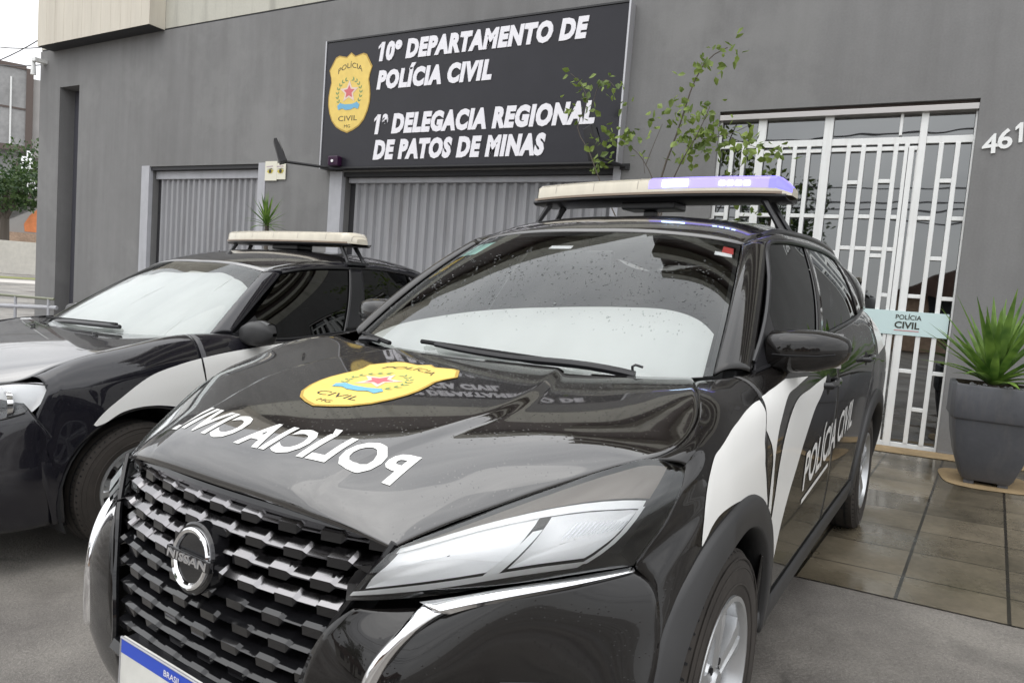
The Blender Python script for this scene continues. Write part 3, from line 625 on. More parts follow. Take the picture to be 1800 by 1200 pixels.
def ip(xs, ys): return lambda t: float(np.interp(t, xs, ys))
def two(name, Gs, mat, root, t=.006, ref=INS, label=None):
    """left and mirrored right copy of a panel, each its own part"""
    out = []
    for sg in (1, -1):
        mb = MB()
        for Gd in (Gs if isinstance(Gs, list) else [Gs]):
            Gd = np.asarray(Gd); mb.grid(Gd if sg > 0 else Gd*MIR, ref=ref)
        o = mb.build(name, mat, root, angle=50)
        if t: solid(o, t)
        out.append(o)
    return out
def wheel(root, c, sg, r, w, rr, spokes, name='wheel', mrim=None, hubcap=False):
    """tyre + rim as a part with sub-parts; axis along x, outer face towards sg"""
    cx, cy, cz = c; ax = (sg, 0, 0)
    mb = MB(); h = w/2
    mb.lathe([(rr-.01, -h*.9), (rr+.012, -h), (r-.05, -h*1.02), (r-.018, -h*.93), (r-.004, -h*.8), (r, -h*.4), (r, h*.4), (r-.004, h*.8), (r-.018, h*.93), (r-.05, h*1.02), (rr+.03, h*1.0), (rr+.012, h*.97), (rr-.004, h*.86)], 72, c, ax)
    ty = mb.build(name, m_rubber, root, angle=30)
    mb = MB()
    for k in (-.5, 0, .5): mb.lathe([(r+.0008, h*(k-.05)), (r-.006+.007, h*k), (r+.0008, h*(k+.05))], 72, c, ax)
    for k in range(64):
        th = 2*math.pi*k/64; u_ = np.array([0, math.cos(th), math.sin(th)]); t_ = np.array([0, -math.sin(th), math.cos(th)]); a_ = np.array([sg, 0, 0.])
        for s_ in (-1, 1):
            p0 = np.array(c, float) + a_*h*.55*s_ + u_*(r + .0006); q0 = np.array(c, float) + a_*h*.90*s_ + u_*(r - .012) + t_*.006
            mb.add([p0 - t_*.0028, p0 + t_*.0028, q0 + t_*.0028 + u_*.0015 + a_*s_*.002, q0 - t_*.0028 + u_*.0015 + a_*s_*.002], [(0, 1, 2, 3)])
    tag(mb.build('tread_groove', m_void, ty), kind='stuff')
    mb = MB()
    for q_ in (.28, .62, .80): mb.lathe([(rr + (r-rr)*q_ - .003, h*(1.012 if q_ < .7 else .985)), (rr + (r-rr)*q_, h*(1.03 if q_ < .7 else 1.0)), (rr + (r-rr)*q_ + .003, h*(1.012 if q_ < .7 else .98))], 64, c, ax)
    mb.build('sidewall_ring', m_rubber, ty)
    mb = MB()
    mb.lathe([(rr+.006, h*.90), (rr+.004, h*.98), (rr-.008, h*.99), (rr-.016, h*.86), (rr-.022, h*.4), (rr-.03, -h*.9)], 64, c, ax)
    u = np.array([0, 1., 0]); v = np.array([0, 0, 1.]); a = np.array([sg, 0, 0.]); c3 = np.array(c, float)
    for k in range(spokes):
        th = 2*math.pi*k/spokes + .31; d = math.cos(th)*u + math.sin(th)*v; n = -math.sin(th)*u + math.cos(th)*v
        rows = []
        for q, wd, dp in ((.035, .030, .80), (.07, .032, .82), (.12, .036, .86), (.16, .047, .88), (rr-.012, .062, .84)):
            p = c3 + d*q; b = h*dp
            rows.append([p - n*wd + a*(b-.035), p - n*wd*.86 + a*(b-.004), p - n*wd*.3 + a*b, p - n*.006 + a*(b-.010), p + n*.006 + a*(b-.010), p + n*wd*.3 + a*b, p + n*wd*.86 + a*(b-.004), p + n*wd + a*(b-.035)])
        mb.grid(rows, ref=c3 - a*.3 + d*.1)
    mb.lathe([(.0, h*.86), (.026, h*.86), (.031, h*.82), (.034, h*.76), (.062, h*.72), (.07, h*.5)], 28, c, ax)
    o = mb.build('rim', mrim or m_rim, ty, angle=30, recalc=False)
    mb = MB()
    for k in range(5):
        th = 2*math.pi*(k+.5)/5 + .31; p = c3 + .05*(math.cos(th)*u + math.sin(th)*v)
        mb.lathe([(.009, h*.60), (.009, h*.79), (.0, h*.79)], 6, p, ax)
    mb.build('wheel_nut', m_void, ty)
    mb = MB(); mb.lathe([(0, -h*.2), (rr-.035, -h*.2), (rr-.03, -h*.5)], 32, c, ax); mb.build('brake_disc', M('brake_disc', (.13, .11, .10), .5, metal=.6), ty)
    return ty

def drape_side(bvh, poly_or_mesh, off, sg=1):
    """(y, z) points pressed onto the body side"""
    out = []
    for y, z in poly_or_mesh:
        h = bvh.ray_cast(Vector((sg*1.6, y, z)), Vector((-sg, 0, 0)))
        if h[0] is None:
            q = bvh.find_nearest(Vector((sg*.86, y, z))); out.append(np.array(q[0]) + np.array([sg, 0, 0])*off)
        else: out.append(np.array(h[0]) + np.array(h[1])*off*(1 if h[1].x*sg > 0 else -1))
    return out
def drape_top(bvh, P, off):
    out = []
    for x, y in P:
        h = bvh.ray_cast(Vector((x, y, 2)), Vector((0, 0, -1)))
        if h[0] is None: h = bvh.find_nearest(Vector((x, y, .9)))
        n = np.array(h[1]); n = n if n[2] > 0 else -n; out.append(np.array(h[0]) + n*off)
    return out
def poly_mesh(poly, cut):
    bm = bmesh.new(); bm.faces.new([bm.verts.new((a, b, 0)) for a, b in poly]); bmesh.ops.triangulate(bm, faces=bm.faces)
    for _ in range(6):
        e = [e for e in bm.edges if e.calc_length() > cut]
        if not e: break
        bmesh.ops.subdivide_edges(bm, edges=e, cuts=1); bmesh.ops.triangulate(bm, faces=bm.faces)
    bm.verts.index_update(); V = [(v.co.x, v.co.y) for v in bm.verts]; F = [tuple(v.index for v in f.verts) for f in bm.faces]; bm.free(); return V, F
def strip_mesh(A, B, n=40, m=8):
    """band between two (y, z) curves"""
    a, b = spl(np.c_[np.array(A), np.zeros(len(A))], n)[:, :2], spl(np.c_[np.array(B), np.zeros(len(B))], n)[:, :2]
    V = [tuple(a[i]*(1-j/m) + b[i]*j/m) for i in range(n) for j in range(m+1)]
    F = [(i*(m+1)+j, i*(m+1)+j+1, (i+1)*(m+1)+j+1, (i+1)*(m+1)+j) for i in range(n-1) for j in range(m)]
    return V, F
def bvh_of(grids):
    V, F = [], []
    for Gd in grids:
        Gd = np.asarray(Gd); nv, nu = Gd.shape[:2]; o = len(V); V += [tuple(p) for p in Gd.reshape(-1, 3)]
        F += [(o+i*nu+j, o+i*nu+j+1, o+(i+1)*nu+j+1, o+(i+1)*nu+j) for i in range(nv-1) for j in range(nu-1)]
    return BVHTree.FromPolygons(V, F)

# ------------------------------------------------------------------ black and white police SUV
suv = thing('police_car', 'black and white police SUV with yellow shield on its bonnet and blue roof lights lit', 'car', matrix=mat_root(), group='police cars parked before the station')
HE = [(.45, .128, .781), (.50, .225, .812), (.567, .335, .843), (.642, .426, .878), (.706, .506, .905), (.750, .561, .919), (.773, .62, .929), (.784, .69, .945), (.780, .75, .968), (.765, .81, .995), (.738, .874, 1.020), (.708, .945, 1.033), (.672, 1.02, 1.037)]
def bonnet_surface(C, E, nv, nu, pf, crease=None, shoulder=None):
    """half bonnet between centre line C and edge E (both front to rear); flat crown that rolls down to the edge"""
    tau = np.linspace(0, 1, nv)**1.35; c, e = spl(C, 900), spl(E, 900)
    yc, ye = C[0][1] + (C[-1][1] - C[0][1])*tau, E[0][1] + (E[-1][1] - E[0][1])*tau
    c = np.stack([np.interp(yc, c[:, 1], c[:, k]) for k in range(3)], 1); e = np.stack([np.interp(ye, e[:, 1], e[:, k]) for k in range(3)], 1); Gd = np.zeros((nu, nv, 3))
    for j in range(nu):
        u = j/(nu-1)
        for i in range(nv):
            t = i/(nv-1); g = u**pf(t); x = e[i, 0]*u; y = c[i, 1] + (e[i, 1] - c[i, 1])*(.35*u**2 + .65*u**4); zs = e[i, 2] if shoulder is None else shoulder(e[i, 1]); z = c[i, 2] + (zs - c[i, 2])*g + (e[i, 2] - zs)*u**9
            if crease:
                uc, w_, dz = crease(t); q = (u - uc)/w_; z += dz*(1/(1 + math.exp(max(-40, min(40, q*6)))) - (1 if u < 1 else 1)*0) * (1 - u**6) 
            Gd[j, i] = (x, y, z)
    return Gd
HC = [(0, .068, .820), (0, .078, .842), (0, .115, .872), (0, .20, .902), (0, .36, .939), (0, .62, .983), (0, .93, 1.018)]
_sh = spl([(.128, .786, 0), (.336, .866, 0), (.56, .938, 0), (.75, .984, 0), (.9, 1.014, 0), (1.02, 1.037, 0)], 120)
half = bonnet_surface(HC, HE, 50, 70, lambda t: 3.2 - .8*min(1, t*1.6), shoulder=ip(_sh[:, 0], _sh[:, 1]), crease=lambda t: (.60 - .12*t, .035, .011*min(1, t*4)))
hood_g = np.concatenate([half[::-1]*MIR, half[1:]], 0)
mb = MB(); mb.grid(hood_g, ref=INS); hood = mb.build('bonnet', m_paint_gloss, suv, angle=60); solid(hood, .02)

STA = [
 (.34, [(.555, .86), (.60, .83), (.64, .77), (.70, .715), (.745, .60), (.772, .45), (.765, .30)]),
 (.42, [(.62, .875), (.67, .85), (.71, .79), (.765, .72), (.80, .62), (.825, .46), (.815, .30)]),
 (.50, [(.704, .903), (.750, .874), (.783, .80), (.798, .735), (.822, .63), (.846, .47), (.835, .30)]),
 (.62, [(.776, .928), (.800, .924), (.818, .897), (.836, .84), (.848, .74), (.858, .56), (.84, .30)]),
 (.76, [(.781, .972), (.810, .966), (.838, .932), (.859, .86), (.868, .74), (.864, .56), (.84, .30)]),
 (.86, [(.748, 1.015), (.800, 1.0), (.839, .953), (.862, .872), (.869, .74), (.864, .56), (.84, .30)]),
 (.96, [(.706, 1.034), (.786, 1.018), (.839, .966), (.863, .876), (.868, .74), (.863, .56), (.84, .30)]),
 (1.05, [(.725, 1.036), (.79, 1.022), (.842, .975), (.863, .885), (.867, .74), (.861, .56), (.838, .30)]),
 (1.22, [(.775, 1.046), (.818, 1.028), (.850, .975), (.864, .89), (.863, .74), (.857, .56), (.835, .30)]),
 (1.60, [(.797, 1.074), (.832, 1.045), (.857, .98), (.864, .89), (.860, .74), (.855, .54), (.83, .30)]),
 (2.30, [(.803, 1.127), (.838, 1.08), (.860, 1.00), (.866, .89), (.862, .74), (.857, .54), (.83, .30)]),
 (3.00, [(.798, 1.172), (.838, 1.11), (.866, 1.02), (.874, .90), (.870, .74), (.862, .54), (.835, .30)]),
 (3.48, [(.765, 1.210), (.825, 1.14), (.868, 1.04), (.882, .91), (.880, .74), (.870, .54), (.84, .30)]),
 (3.90, [(.715, 1.205), (.795, 1.12), (.855, 1.01), (.876, .90), (.876, .74), (.866, .54), (.83, .32)]),
 (4.15, [(.62, 1.19), (.70, 1.09), (.76, .98), (.79, .88), (.80, .74), (.79, .55), (.76, .34)]),
 (4.28, [(.45, 1.17), (.52, 1.07), (.56, .96), (.58, .86), (.60, .74), (.60, .56), (.58, .36)])]
S = Side(STA)
ARF, ARR = (.86, .326, .452), (3.48, .326, .452)
df = ip([0, .2, .33, .41, .47, .54, .6, .75, 1], [1.13, 1.11, 1.062, 1.068, 1.10, 1.137, 1.157, 1.162, 1.15])        # fender / door shut line
dm = ip([0, .3, .6, 1], [2.16, 2.20, 2.22, 2.20]); dr = ip([0, .3, .55, .75, 1], [3.36, 3.30, 3.10, 2.98, 2.95])
ff = ip([0, .13, .3, .42, .5, .6, .7, .85, 1], [.566, .620, .570, .524, .492, .482, .50, .50, .45])
gap = .0025
fend = S.panel(lambda t: ff(t) + gap, lambda t: df(t) - gap, 60, 40, arches=[ARF])
LEDGE = np.array([(.805, .622, .904), (.818, .568, .857), (.799, .519, .787), (.768, .470, .725), (.806, .488, .69), (.832, .474, .60), (.832, .41, .48)])
for i in range(fend.shape[0]):
    z = fend[i, 0, 2]
    if z < .904:
        p = np.array([np.interp(-z, -LEDGE[:, 2], LEDGE[:, k]) for k in range(3)]) + (.001, .002, 0); d_ = p - fend[i, 0]; q = fend[i, 0].copy()
        for j in range(12): fend[i, j] += d_*(1 - j/12)**2
fd = S.panel(lambda t: df(t) + gap, lambda t: dm(t) - gap, 40, 40, t1=.93)
rd = S.panel(lambda t: dm(t) + gap, lambda t: dr(t) - gap, 40, 40, t1=.93, arches=[ARR])
qp = S.panel(lambda t: dr(t) + gap, lambda t: 4.28, 50, 40, arches=[ARR])
fenders = two('front_wing', fend, m_paint, suv); fdoors = two('front_door', fd, m_paint, suv); rdoors = two('rear_door', rd, m_paint, suv); quarters = two('rear_quarter', qp, m_paint, suv)
sill = np.array([[S.at(y, .93) + (.004, 0, -.003) for y in np.linspace(1.18, 3.05, 24)], [S.at(y, .965) + (.010, 0, 0) for y in np.linspace(1.18, 3.05, 24)], [S.at(y, 1) + (0, 0, -.03) for y in np.linspace(1.18, 3.05, 24)], [S.at(y, 1) + (-.12, 0, -.06) for y in np.linspace(1.18, 3.05, 24)]])
two('side_sill', sill, m_clad, suv)
# shoulder line scoop and handles
for o, y, z in ((fdoors[0], 1.98, .955), (rdoors[0], 2.98, .985)):
    mb = MB(); x = S.x_of(y, z); mb.tube([(x - .01, y - .10, z), (x + .022, y - .085, z), (x + .03, y, z + .003), (x + .022, y + .085, z + .004), (x - .01, y + .10, z + .004)], [.011, .013, .013, .013, .011], 10); mb.build('door_handle', m_piano, o)
    mb = MB(); mb.lathe([(0, .004), (.035, .001), (.045, -.006)], 20, (S.x_of(y, z - .005), y, z - .008), (1, 0, 0)); mb.build('handle_cup', m_void, o)

# wheel-arch cladding follows the body side, standing proud of it
def arch(yc, zc, ri, ro, a0, a1):
    n = 56; Gd = np.zeros((6, n, 3))
    for j in range(n):
        a = R(a0 + (a1-a0)*j/(n-1))
        for i, (r, dx) in enumerate(((ro + .004, -.008), (ro, .006), (ro - .008, .012), (ri + .006, .016), (ri, .010), (ri - .002, -.07))):
            y, z = yc + r*math.cos(a), zc + r*math.sin(a); Gd[i, j] = (S.x_of(y, max(z, .30)) + dx, y, z)
    return Gd
two('wheel_arch_trim', arch(.86, .326, .382, .46, -4, 196), m_clad, suv, t=.004); two('wheel_arch_trim', arch(3.48, .326, .382, .46, -6, 186), m_clad, suv, t=.004)
for cy in (.86, 3.48):
    mb = MB()
    for sg in (1, -1):
        mb.grid([[(sg*x, cy + .40*math.cos(R(a)), .326 + .40*math.sin(R(a))) for a in range(-20, 201, 10)] for x in (.50, .81)], ref=None)
        mb.add([(sg*.5, cy - .45, .16), (sg*.5, cy + .45, .16), (sg*.5, cy + .45, .80), (sg*.5, cy - .45, .80)], [(0, 1, 2, 3)])
    mb.build('wheel_housing', m_void, suv)
for cy in (.86, 3.48):
    for sg in (1, -1): wheel(suv, (sg*.757, cy, .326), sg, .326, .205, .206, 5)

# bumper
bl = [[(.412, .078, .676), (.495, .150, .676), (.62, .268, .690), (.70, .368, .700), (.768, .474, .714)],
      [(.368, .050, .632), (.475, .086, .636), (.525, .132, .640), (.62, .250, .646), (.71, .360, .656), (.806, .488, .69)],
      [(.335, .032, .56), (.462, .046, .563), (.505, .070, .566), (.62, .232, .57), (.735, .366, .58), (.832, .474, .60)],
      [(.31, .022, .46), (.455, .038, .46), (.50, .056, .46), (.63, .222, .46), (.75, .352, .46), (.836, .428, .48)],
      [(.28, .022, .36), (.455, .044, .35), (.505, .064, .35), (.64, .218, .35), (.76, .345, .35), (.832, .412, .35)],
      [(.25, .035, .28), (.46, .075, .28), (.64, .222, .28), (.76, .350, .28), (.825, .412, .28)],
      [(.22, .10, .19), (.44, .13, .19), (.63, .25, .20), (.74, .36, .21), (.81, .42, .22)]]
bump = patch(bl, 44, 44)
mid = [[(-.28, .022, .36), (0, -.004, .365), (.28, .022, .36)], [(-.25, .035, .28), (0, .005, .28), (.25, .035, .28)], [(-.22, .10, .19), (0, .08, .19), (.22, .10, .19)]]
mb = MB(); mb.grid(bump, ref=INS); mb.grid(bump*MIR, ref=INS); mb.grid(patch(mid, 24, 12), ref=INS); bumper = mb.build('front_bumper', m_paint, suv, angle=50); solid(bumper, .006)
BB = bvh_of([bump]); 
def on_bumper(x, z, off):
    h = BB.ray_cast(Vector((x, -1, z)), Vector((0, 1, 0)))
    p = np.array(h[0] if h[0] is not None else BB.find_nearest(Vector((x, .2, z)))[0]); n = np.array(h[1] if h[0] is not None else (0, -1, 0)); n = n if n[1] < 0 else -n
    return p + n*off
for sg in (1, -1):
    mb = MB(); rows = [[on_bumper(x, z, d) * ((sg, 1, 1)) for x, z in zip(np.linspace(a, b, 9), np.linspace(c, e, 9))] for a, b, c, e, d in ((.625, .735, .545, .525, .001), (.625, .735, .535, .515, .006), (.63, .725, .50, .49, .007), (.64, .71, .44, .44, .006), (.645, .705, .43, .43, .001))]
    mb.grid(rows, ref=INS); f_ = mb.build('fog_lamp_insert', m_satin, bumper, angle=50)
    mb = MB()
    for k in range(4):
        z = .515 - k*.018; mb.tube([on_bumper(x, z, .008)*((sg, 1, 1)) for x in np.linspace(.64, .715 - k*.004, 5)], .0035, 6)
    mb.build('fog_lamp_rib', m_piano, f_)

# grille: staggered bars in front of a dark void, inside a V
ZT, ZB = .800, .44
gw = ip([.44, .53, .64, .78, .82], [.296, .322, .368, .446, .455]); gc = ip([.44, .80], [.14, .37]); gy = ip([.38, .44, .53, .68, .80], [.012, .014, .018, .036, .062])
def gpt(x, z, d): return np.array([x, gy(z) + gc(z)*x*x + d, z])
mb = MB(); mb.grid([[gpt(x, z, .075) for x in np.linspace(-gw(z) - .02, gw(z) + .02, 30)] for z in np.linspace(.83, .36, 14)], ref=INS); grille = mb.build('grille', m_void, suv)
nrow = 9
for k in range(nrow):
    z = .788 - k*(.788 - .452)/(nrow - 1); w = gw(z) - .004; seg = .050; mb = MB()
    fk = .95 if k < 4 else .22; X = []; x = -w; ph = 0 if k % 2 == 0 else seg/2
    q0 = math.floor((-w - ph)/seg); pts = []
    for n in range(q0, q0 + 40):
        a = n*seg + ph; up = n % 2 == 0
        for dx in (.0035, seg - .0035): pts.append((a + dx, 1.0 if up else 0.0))
    pts = [(-w, pts[0][1])] + [q for q in pts if -w + .006 < q[0] < w - .006] + [(w, pts[-1][1])]
    rows = [[], [], [], [], [], []]
    for x, u in pts:
        zz = z + .006*u; d = .005*(1 - u)
        for r, (dy, dz) in enumerate(((.060, .021*fk), (.036*fk + .018, .017*fk), ((.006 + .014*fk) + d, -.003 + .010*fk), (.0 + d, -.006), (.004 + d, -.010 - .014*u), (.060, -.012 - .015*u))): rows[r].append(gpt(x, zz + dz, dy))
    mb.grid(rows, ref=(0, .35, z - .0)); mb.m = [0 if q < 3*(len(pts) - 1) else 1 for q in range(len(mb.f))]; mb.build('grille_bar', [m_dchrome if k < 4 else m_piano, m_piano], grille, smooth=False)  # sky glint set by material: chrome upper facets on the top rows, black elsewhere
mb = MB()
for sg in (1, -1):
    P = [gpt(sg*(gw(z) + .004), z, -.004) for z in np.linspace(.79, .40, 14)]; mb.tube(P, .0075, 6)
P = [gpt(x, .786 + .018*(1 - (x/.42)**2), .018) for x in np.linspace(-.42, .42, 30)]; mb.tube(P, .010, 6)
mb.tube([gpt(x, .395, .0) for x in np.linspace(-.29, .29, 16)], .02, 6)
mb.build('grille_frame', m_piano, grille)

# round badge with a lettered bar
bc = np.array([0, .030, .674]); tilt = R(9)
def bp_(u, v, d): return bc + np.array([u, -d*math.cos(tilt) + v*math.sin(tilt), v*math.cos(tilt) + d*math.sin(tilt)])
def disc(mb, prof, n=48, sx=1.0):
    mb.grid([[bp_(sx*r*math.cos(2*math.pi*k/n), r*math.sin(2*math.pi*k/n), d) for k in range(n)] for r, d in prof], closed=True, ref=bp_(0, 0, -.2))
mb = MB(); disc(mb, [(.074, -.03), (.0725, .004), (.068, .008), (.0, .008)]); badge = mb.build('badge', m_piano, suv)
mb = MB(); disc(mb, [(.063, .008), (.062, .013), (.058, .016), (.052, .014), (.049, .009)]); mb.build('badge_ring', m_chrome, badge)
mb = MB(); mb.prism([(-.076, -.012), (.076, -.012), (.076, .012), (-.076, .012)], lambda p: bp_(p[0], p[1], .008), lambda p: bp_(p[0], p[1], .0185)); bevel(mb.build('badge_bar', m_piano, badge, smooth=False, recalc=True), .002)
V, F = fit('NISSAN', .134, .0165, off=.02); mb = MB(); mb.add([bp_(a - .067, b - .0082, .0205) for a, b in V], F); solid(mb.build('badge_lettering', m_chrome, badge, smooth=False), .002)

# number plate
pl_c = np.array([0, -.018, .392])
def pp(u, v, d): return pl_c + np.array([u, -d + v*.05, v])
mb = MB(); mb.prism([(-.2, -.065), (.2, -.065), (.2, .065), (-.2, .065)], lambda p: pp(*p, -.008), lambda p: pp(*p, 0)); plate = mb.build('number_plate', m_plate, suv, smooth=False, recalc=True)
mb = MB(); mb.add([pp(*p, .001) for p in ((-.197, .033), (.197, .033), (.197, .062), (-.197, .062))], [(0, 1, 2, 3)]); mb.build('plate_band', m_plate_blue, plate, smooth=False)
V, F = fit('BRASIL', .06, .013, off=.01); mb = MB(); mb.add([pp(a - .03, b + .041, .002) for a, b in V], F); mb.build('plate_lettering', m_letter, plate, smooth=False)
mb = MB(); mb.tube([pp(*p, .0) for p in ((-.2, -.065), (-.2, .065), (.2, .065), (.2, -.065))], .0028, 6); mb.build('plate_rim', m_sign_edge, plate)
mb = MB(); mb.prism([(-.23, -.10), (.23, -.10), (.22, .05), (-.22, .05)], lambda p: pp(*p, -.06), lambda p: pp(*p, -.012)); mb.build('plate_holder', m_satin, plate, smooth=False, recalc=True)

# headlights
hl = [[(.452, .126, .779), (.567, .333, .841), (.700, .497, .902), (.752, .562, .918), (.806, .622, .904)],
      [(.434, .080, .740), (.556, .212, .786), (.690, .372, .828), (.776, .484, .850), (.818, .568, .857)],
      [(.416, .066, .714), (.530, .172, .742), (.668, .304, .772), (.764, .438, .782), (.799, .519, .787)],
      [(.405, .062, .694), (.497, .148, .696), (.62, .262, .716), (.70, .365, .722), (.768, .470, .725)]]
HLG = patch(hl, 61, 31)                    # v (top..low) x u (inner..outer)
def hpt(u, v, d):
    fi, fj = np.clip(v*30, 0, 29.999), np.clip(u*60, 0, 59.999); i, j = int(fi), int(fj); a, b = fi - i, fj - j
    p = (HLG[i, j]*(1-b) + HLG[i, j+1]*b)*(1-a) + (HLG[i+1, j]*(1-b) + HLG[i+1, j+1]*b)*a
    n = nrm(np.cross(HLG[i, j+1] - HLG[i, j], HLG[i+1, j] - HLG[i, j])); n = n if n @ (p - INS) > 0 else -n
    return p + n*d
def hquad(mb, corners, d0, d1=None, nu=14, nv=6, sg=1):
    """patch between 4 (u, v) corners at depth d0; with d1 it gets side walls"""
    c = np.array(corners, float); rows = []
    for i in range(nv):
        a = i/(nv-1); l = c[0]*(1-a) + c[3]*a; r = c[1]*(1-a) + c[2]*a
        rows.append([hpt(*(l*(1-j/(nu-1)) + r*j/(nu-1)), d0)*((sg, 1, 1)) for j in range(nu)])
    mb.grid(rows, ref=INS)
for sg in (1, -1):
    mb = MB(); mb.grid([[hpt(u, v, -.045)*((sg, 1, 1)) for u in np.linspace(0, 1, 40)] for v in np.linspace(0, 1, 14)], ref=INS)
    for v in (0, 1): mb.grid([[hpt(u, v, d)*((sg, 1, 1)) for u in np.linspace(0, 1, 40)] for d in (-.045, -.001)], ref=None)
    head = mb.build('headlight', m_lamp_house, suv, angle=50)
    mb = MB(); mb.grid([[hpt(u, v, .0)*((sg, 1, 1)) for u in np.linspace(0, 1, 61)] for v in np.linspace(0, 1, 31)], ref=INS); mb.build('lens', m_lens, head, angle=60)
    # two stepped reflector bowls inside the lamp, each with a projector lens
    for nm, cs, dep in (('reflector', [(.035, .09), (.46, .26), (.435, .84), (.05, .85)], .019), ('reflector', [(.50, .29), (.825, .42), (.735, .84), (.475, .84)], .021)):
        mb = MB(); C4 = np.array(cs); m_ = C4.mean(0); rr = []
        for k, (sc2, dd) in enumerate(((1, -.012), (.93, -.014), (.84, -dep*.8), (.62, -dep*1.05), (.25, -dep*1.15), (.02, -dep*1.15))):
            ring = []
            for e_ in range(4):
                for q in np.linspace(0, 1, 9)[:-1]: uv = m_ + (C4[e_]*(1-q) + C4[(e_+1) % 4]*q - m_)*sc2; ring.append(hpt(uv[0], uv[1], dd)*((sg, 1, 1)))
            rr.append(ring)
        mb.grid(rr, closed=True, ref=INS); rf_ = mb.build(nm, m_silverp, head, angle=25)
    mb = MB()
    for k in range(14):
        u = .60 + k*.0165; hquad(mb, [(u, .40 + (u-.55)*.42), (u + .005, .40 + (u-.55)*.42), (u - .015, .57), (u - .02, .57)], -.0115, nu=2, nv=4, sg=sg)
    mb.build('reflector_rib', m_ribs, head)
    mb = MB()
    hquad(mb, [(.028, .02), (.845, .345), (.838, .415), (.03, .11)], -.009, nu=24, nv=3, sg=sg)        # upper light bar
    hquad(mb, [(.012, .86), (.75, .86), (.742, .935), (.008, .95)], -.007, nu=24, nv=3, sg=sg)        # lower light bar
    hquad(mb, [(.464, .42), (.494, .42), (.455, .87), (.405, .87)], -.008, nu=4, nv=6, sg=sg)        # slanted divider
    hquad(mb, [(.825, .39), (.85, .40), (.765, .90), (.735, .90)], -.008, nu=4, nv=6, sg=sg)         # outer bar
    mb.build('light_guide', m_lamp_white, head)
    mb = MB(); hquad(mb, [(.06, .0), (.93, .03), (.86, .33), (.06, .018)], -.011, nu=26, nv=6, sg=sg); mb.build('upper_reflection_tint', m_lens_reflection, head)  # sheet coloured to stand for the building reflected in the upper lens
    mb = MB(); hquad(mb, [(.02, .955), (.77, .94), (.77, .965), (.015, .985)], -.006, nu=24, nv=3, sg=sg); mb.build('lens_shadow_line', m_void, head)
    # bright V strip: under the lamp, then down beside the grille
    ch = MB()
    a = spl([(.770, .470, .7235), (.70, .362, .7195), (.62, .257, .7125), (.56, .188, .703), (.512, .136, .697)], 30); b = spl([(.772, .476, .715), (.70, .366, .702), (.62, .262, .690), (.575, .203, .683), (.553, .168, .678)], 30)
    ch.grid([(p*(sg, 1, 1)) for p in (np.stack([a + (0, -.001, 0), a*.35 + b*.65 + (.005, -.010, 0), b + (.002, -.005, -.002), b + (.001, .01, -.006)]))], ref=INS)
    a = spl([(.512, .137, .6935), (.487, .096, .647), (.464, .060, .60), (.450, .042, .54), (.446, .034, .46), (.450, .036, .38)], 30); b = spl([(.553, .168, .678), (.527, .112, .655), (.498, .070, .60), (.484, .050, .54), (.479, .042, .46), (.482, .044, .38)], 30)
    ch.grid([(p*(sg, 1, 1)) for p in (np.stack([a*(1-q) + b*q + (0, .012 - .022*math.sin(math.pi*q)**.6, 0) for q in np.linspace(0, 1, 9)]))], ref=INS)
    solid(ch.build('chrome_strip', m_chrome, suv, angle=25), .004)

# windscreen, roof, pillars, side glass
wl = [[(0, .945, 1.012), (.35, .985, 1.017), (.60, 1.07, 1.027), (.692, 1.139, 1.034)], [(0, 1.30, 1.262), (.33, 1.32, 1.255), (.55, 1.37, 1.25), (.643, 1.425, 1.247)], [(0, 1.655, 1.476), (.3, 1.668, 1.470), (.48, 1.70, 1.454), (.575, 1.735, 1.438)]]
wl = [[*[tuple(np.array(p)*MIR) for p in r[:0:-1]], *r] for r in wl]
WG = patch(wl, 61, 31)
def wpt(u, v, d):
    fi, fj = np.clip(v*30, 0, 29.999), np.clip((u+1)*30, 0, 59.999); i, j = int(fi), int(fj); a, b = fi - i, fj - j
    p = (WG[i, j]*(1-b) + WG[i, j+1]*b)*(1-a) + (WG[i+1, j]*(1-b) + WG[i+1, j+1]*b)*a
    n = nrm(np.cross(WG[i, j+1] - WG[i, j], WG[i+1, j] - WG[i, j])); n = n if n[2] > 0 else -n
    return p + n*d
mb = MB(); mb.grid(WG, ref=INS); wind = mb.build('windscreen', m_wind, suv, angle=60)
mb = MB()
for q in (lambda s: (s, 0.0), ):
    pass
mb.grid([[wpt(u, v, -.003) for u in np.linspace(-1, 1, 40)] for v in (.965, 1.0)], ref=INS)
for sg in (-1, 1): mb.grid([[wpt(sg*u, v, -.003) for v in np.linspace(0, 1, 20)] for u in (.972, 1.0)], ref=INS)
mb.build('glass_edge_band', m_void, wind)
_t = spl([(-.68, .03, 0), (-.58, .12, 0), (-.44, .22, 0), (-.2, .33, 0), (.06, .40, 0), (.30, .445, 0), (.46, .445, 0), (.58, .385, 0), (.66, .29, 0), (.70, .23, 0)], 200)
top = ip(_t[:, 0], _t[:, 1])
mb = MB(); us = np.linspace(-.93, .955, 60)
mb.grid([[wpt(u, .03 + (top(u*.69) - .03)*k/9, -.03 - .002*math.sin(u*5 + k*.6)) for u in us] for k in range(10)], ref=INS); mb.build('sunshade', m_shade, suv)
mb = MB(); mb.add([wpt(u, v, -.004) for u, v in ((-.93, .80), (-.70, .80), (-.66, .94), (-.86, .94))], [(0, 1, 2, 3)]); mb.build('windscreen_sticker', m_sticker, wind)
mb = MB(); mb.add([wpt(u, v, -.0035) for u, v in ((-.83, .80), (-.815, .80), (-.765, .94), (-.78, .94))], [(0, 1, 2, 3)]); mb.build('sticker_gap', m_cabin, wind)
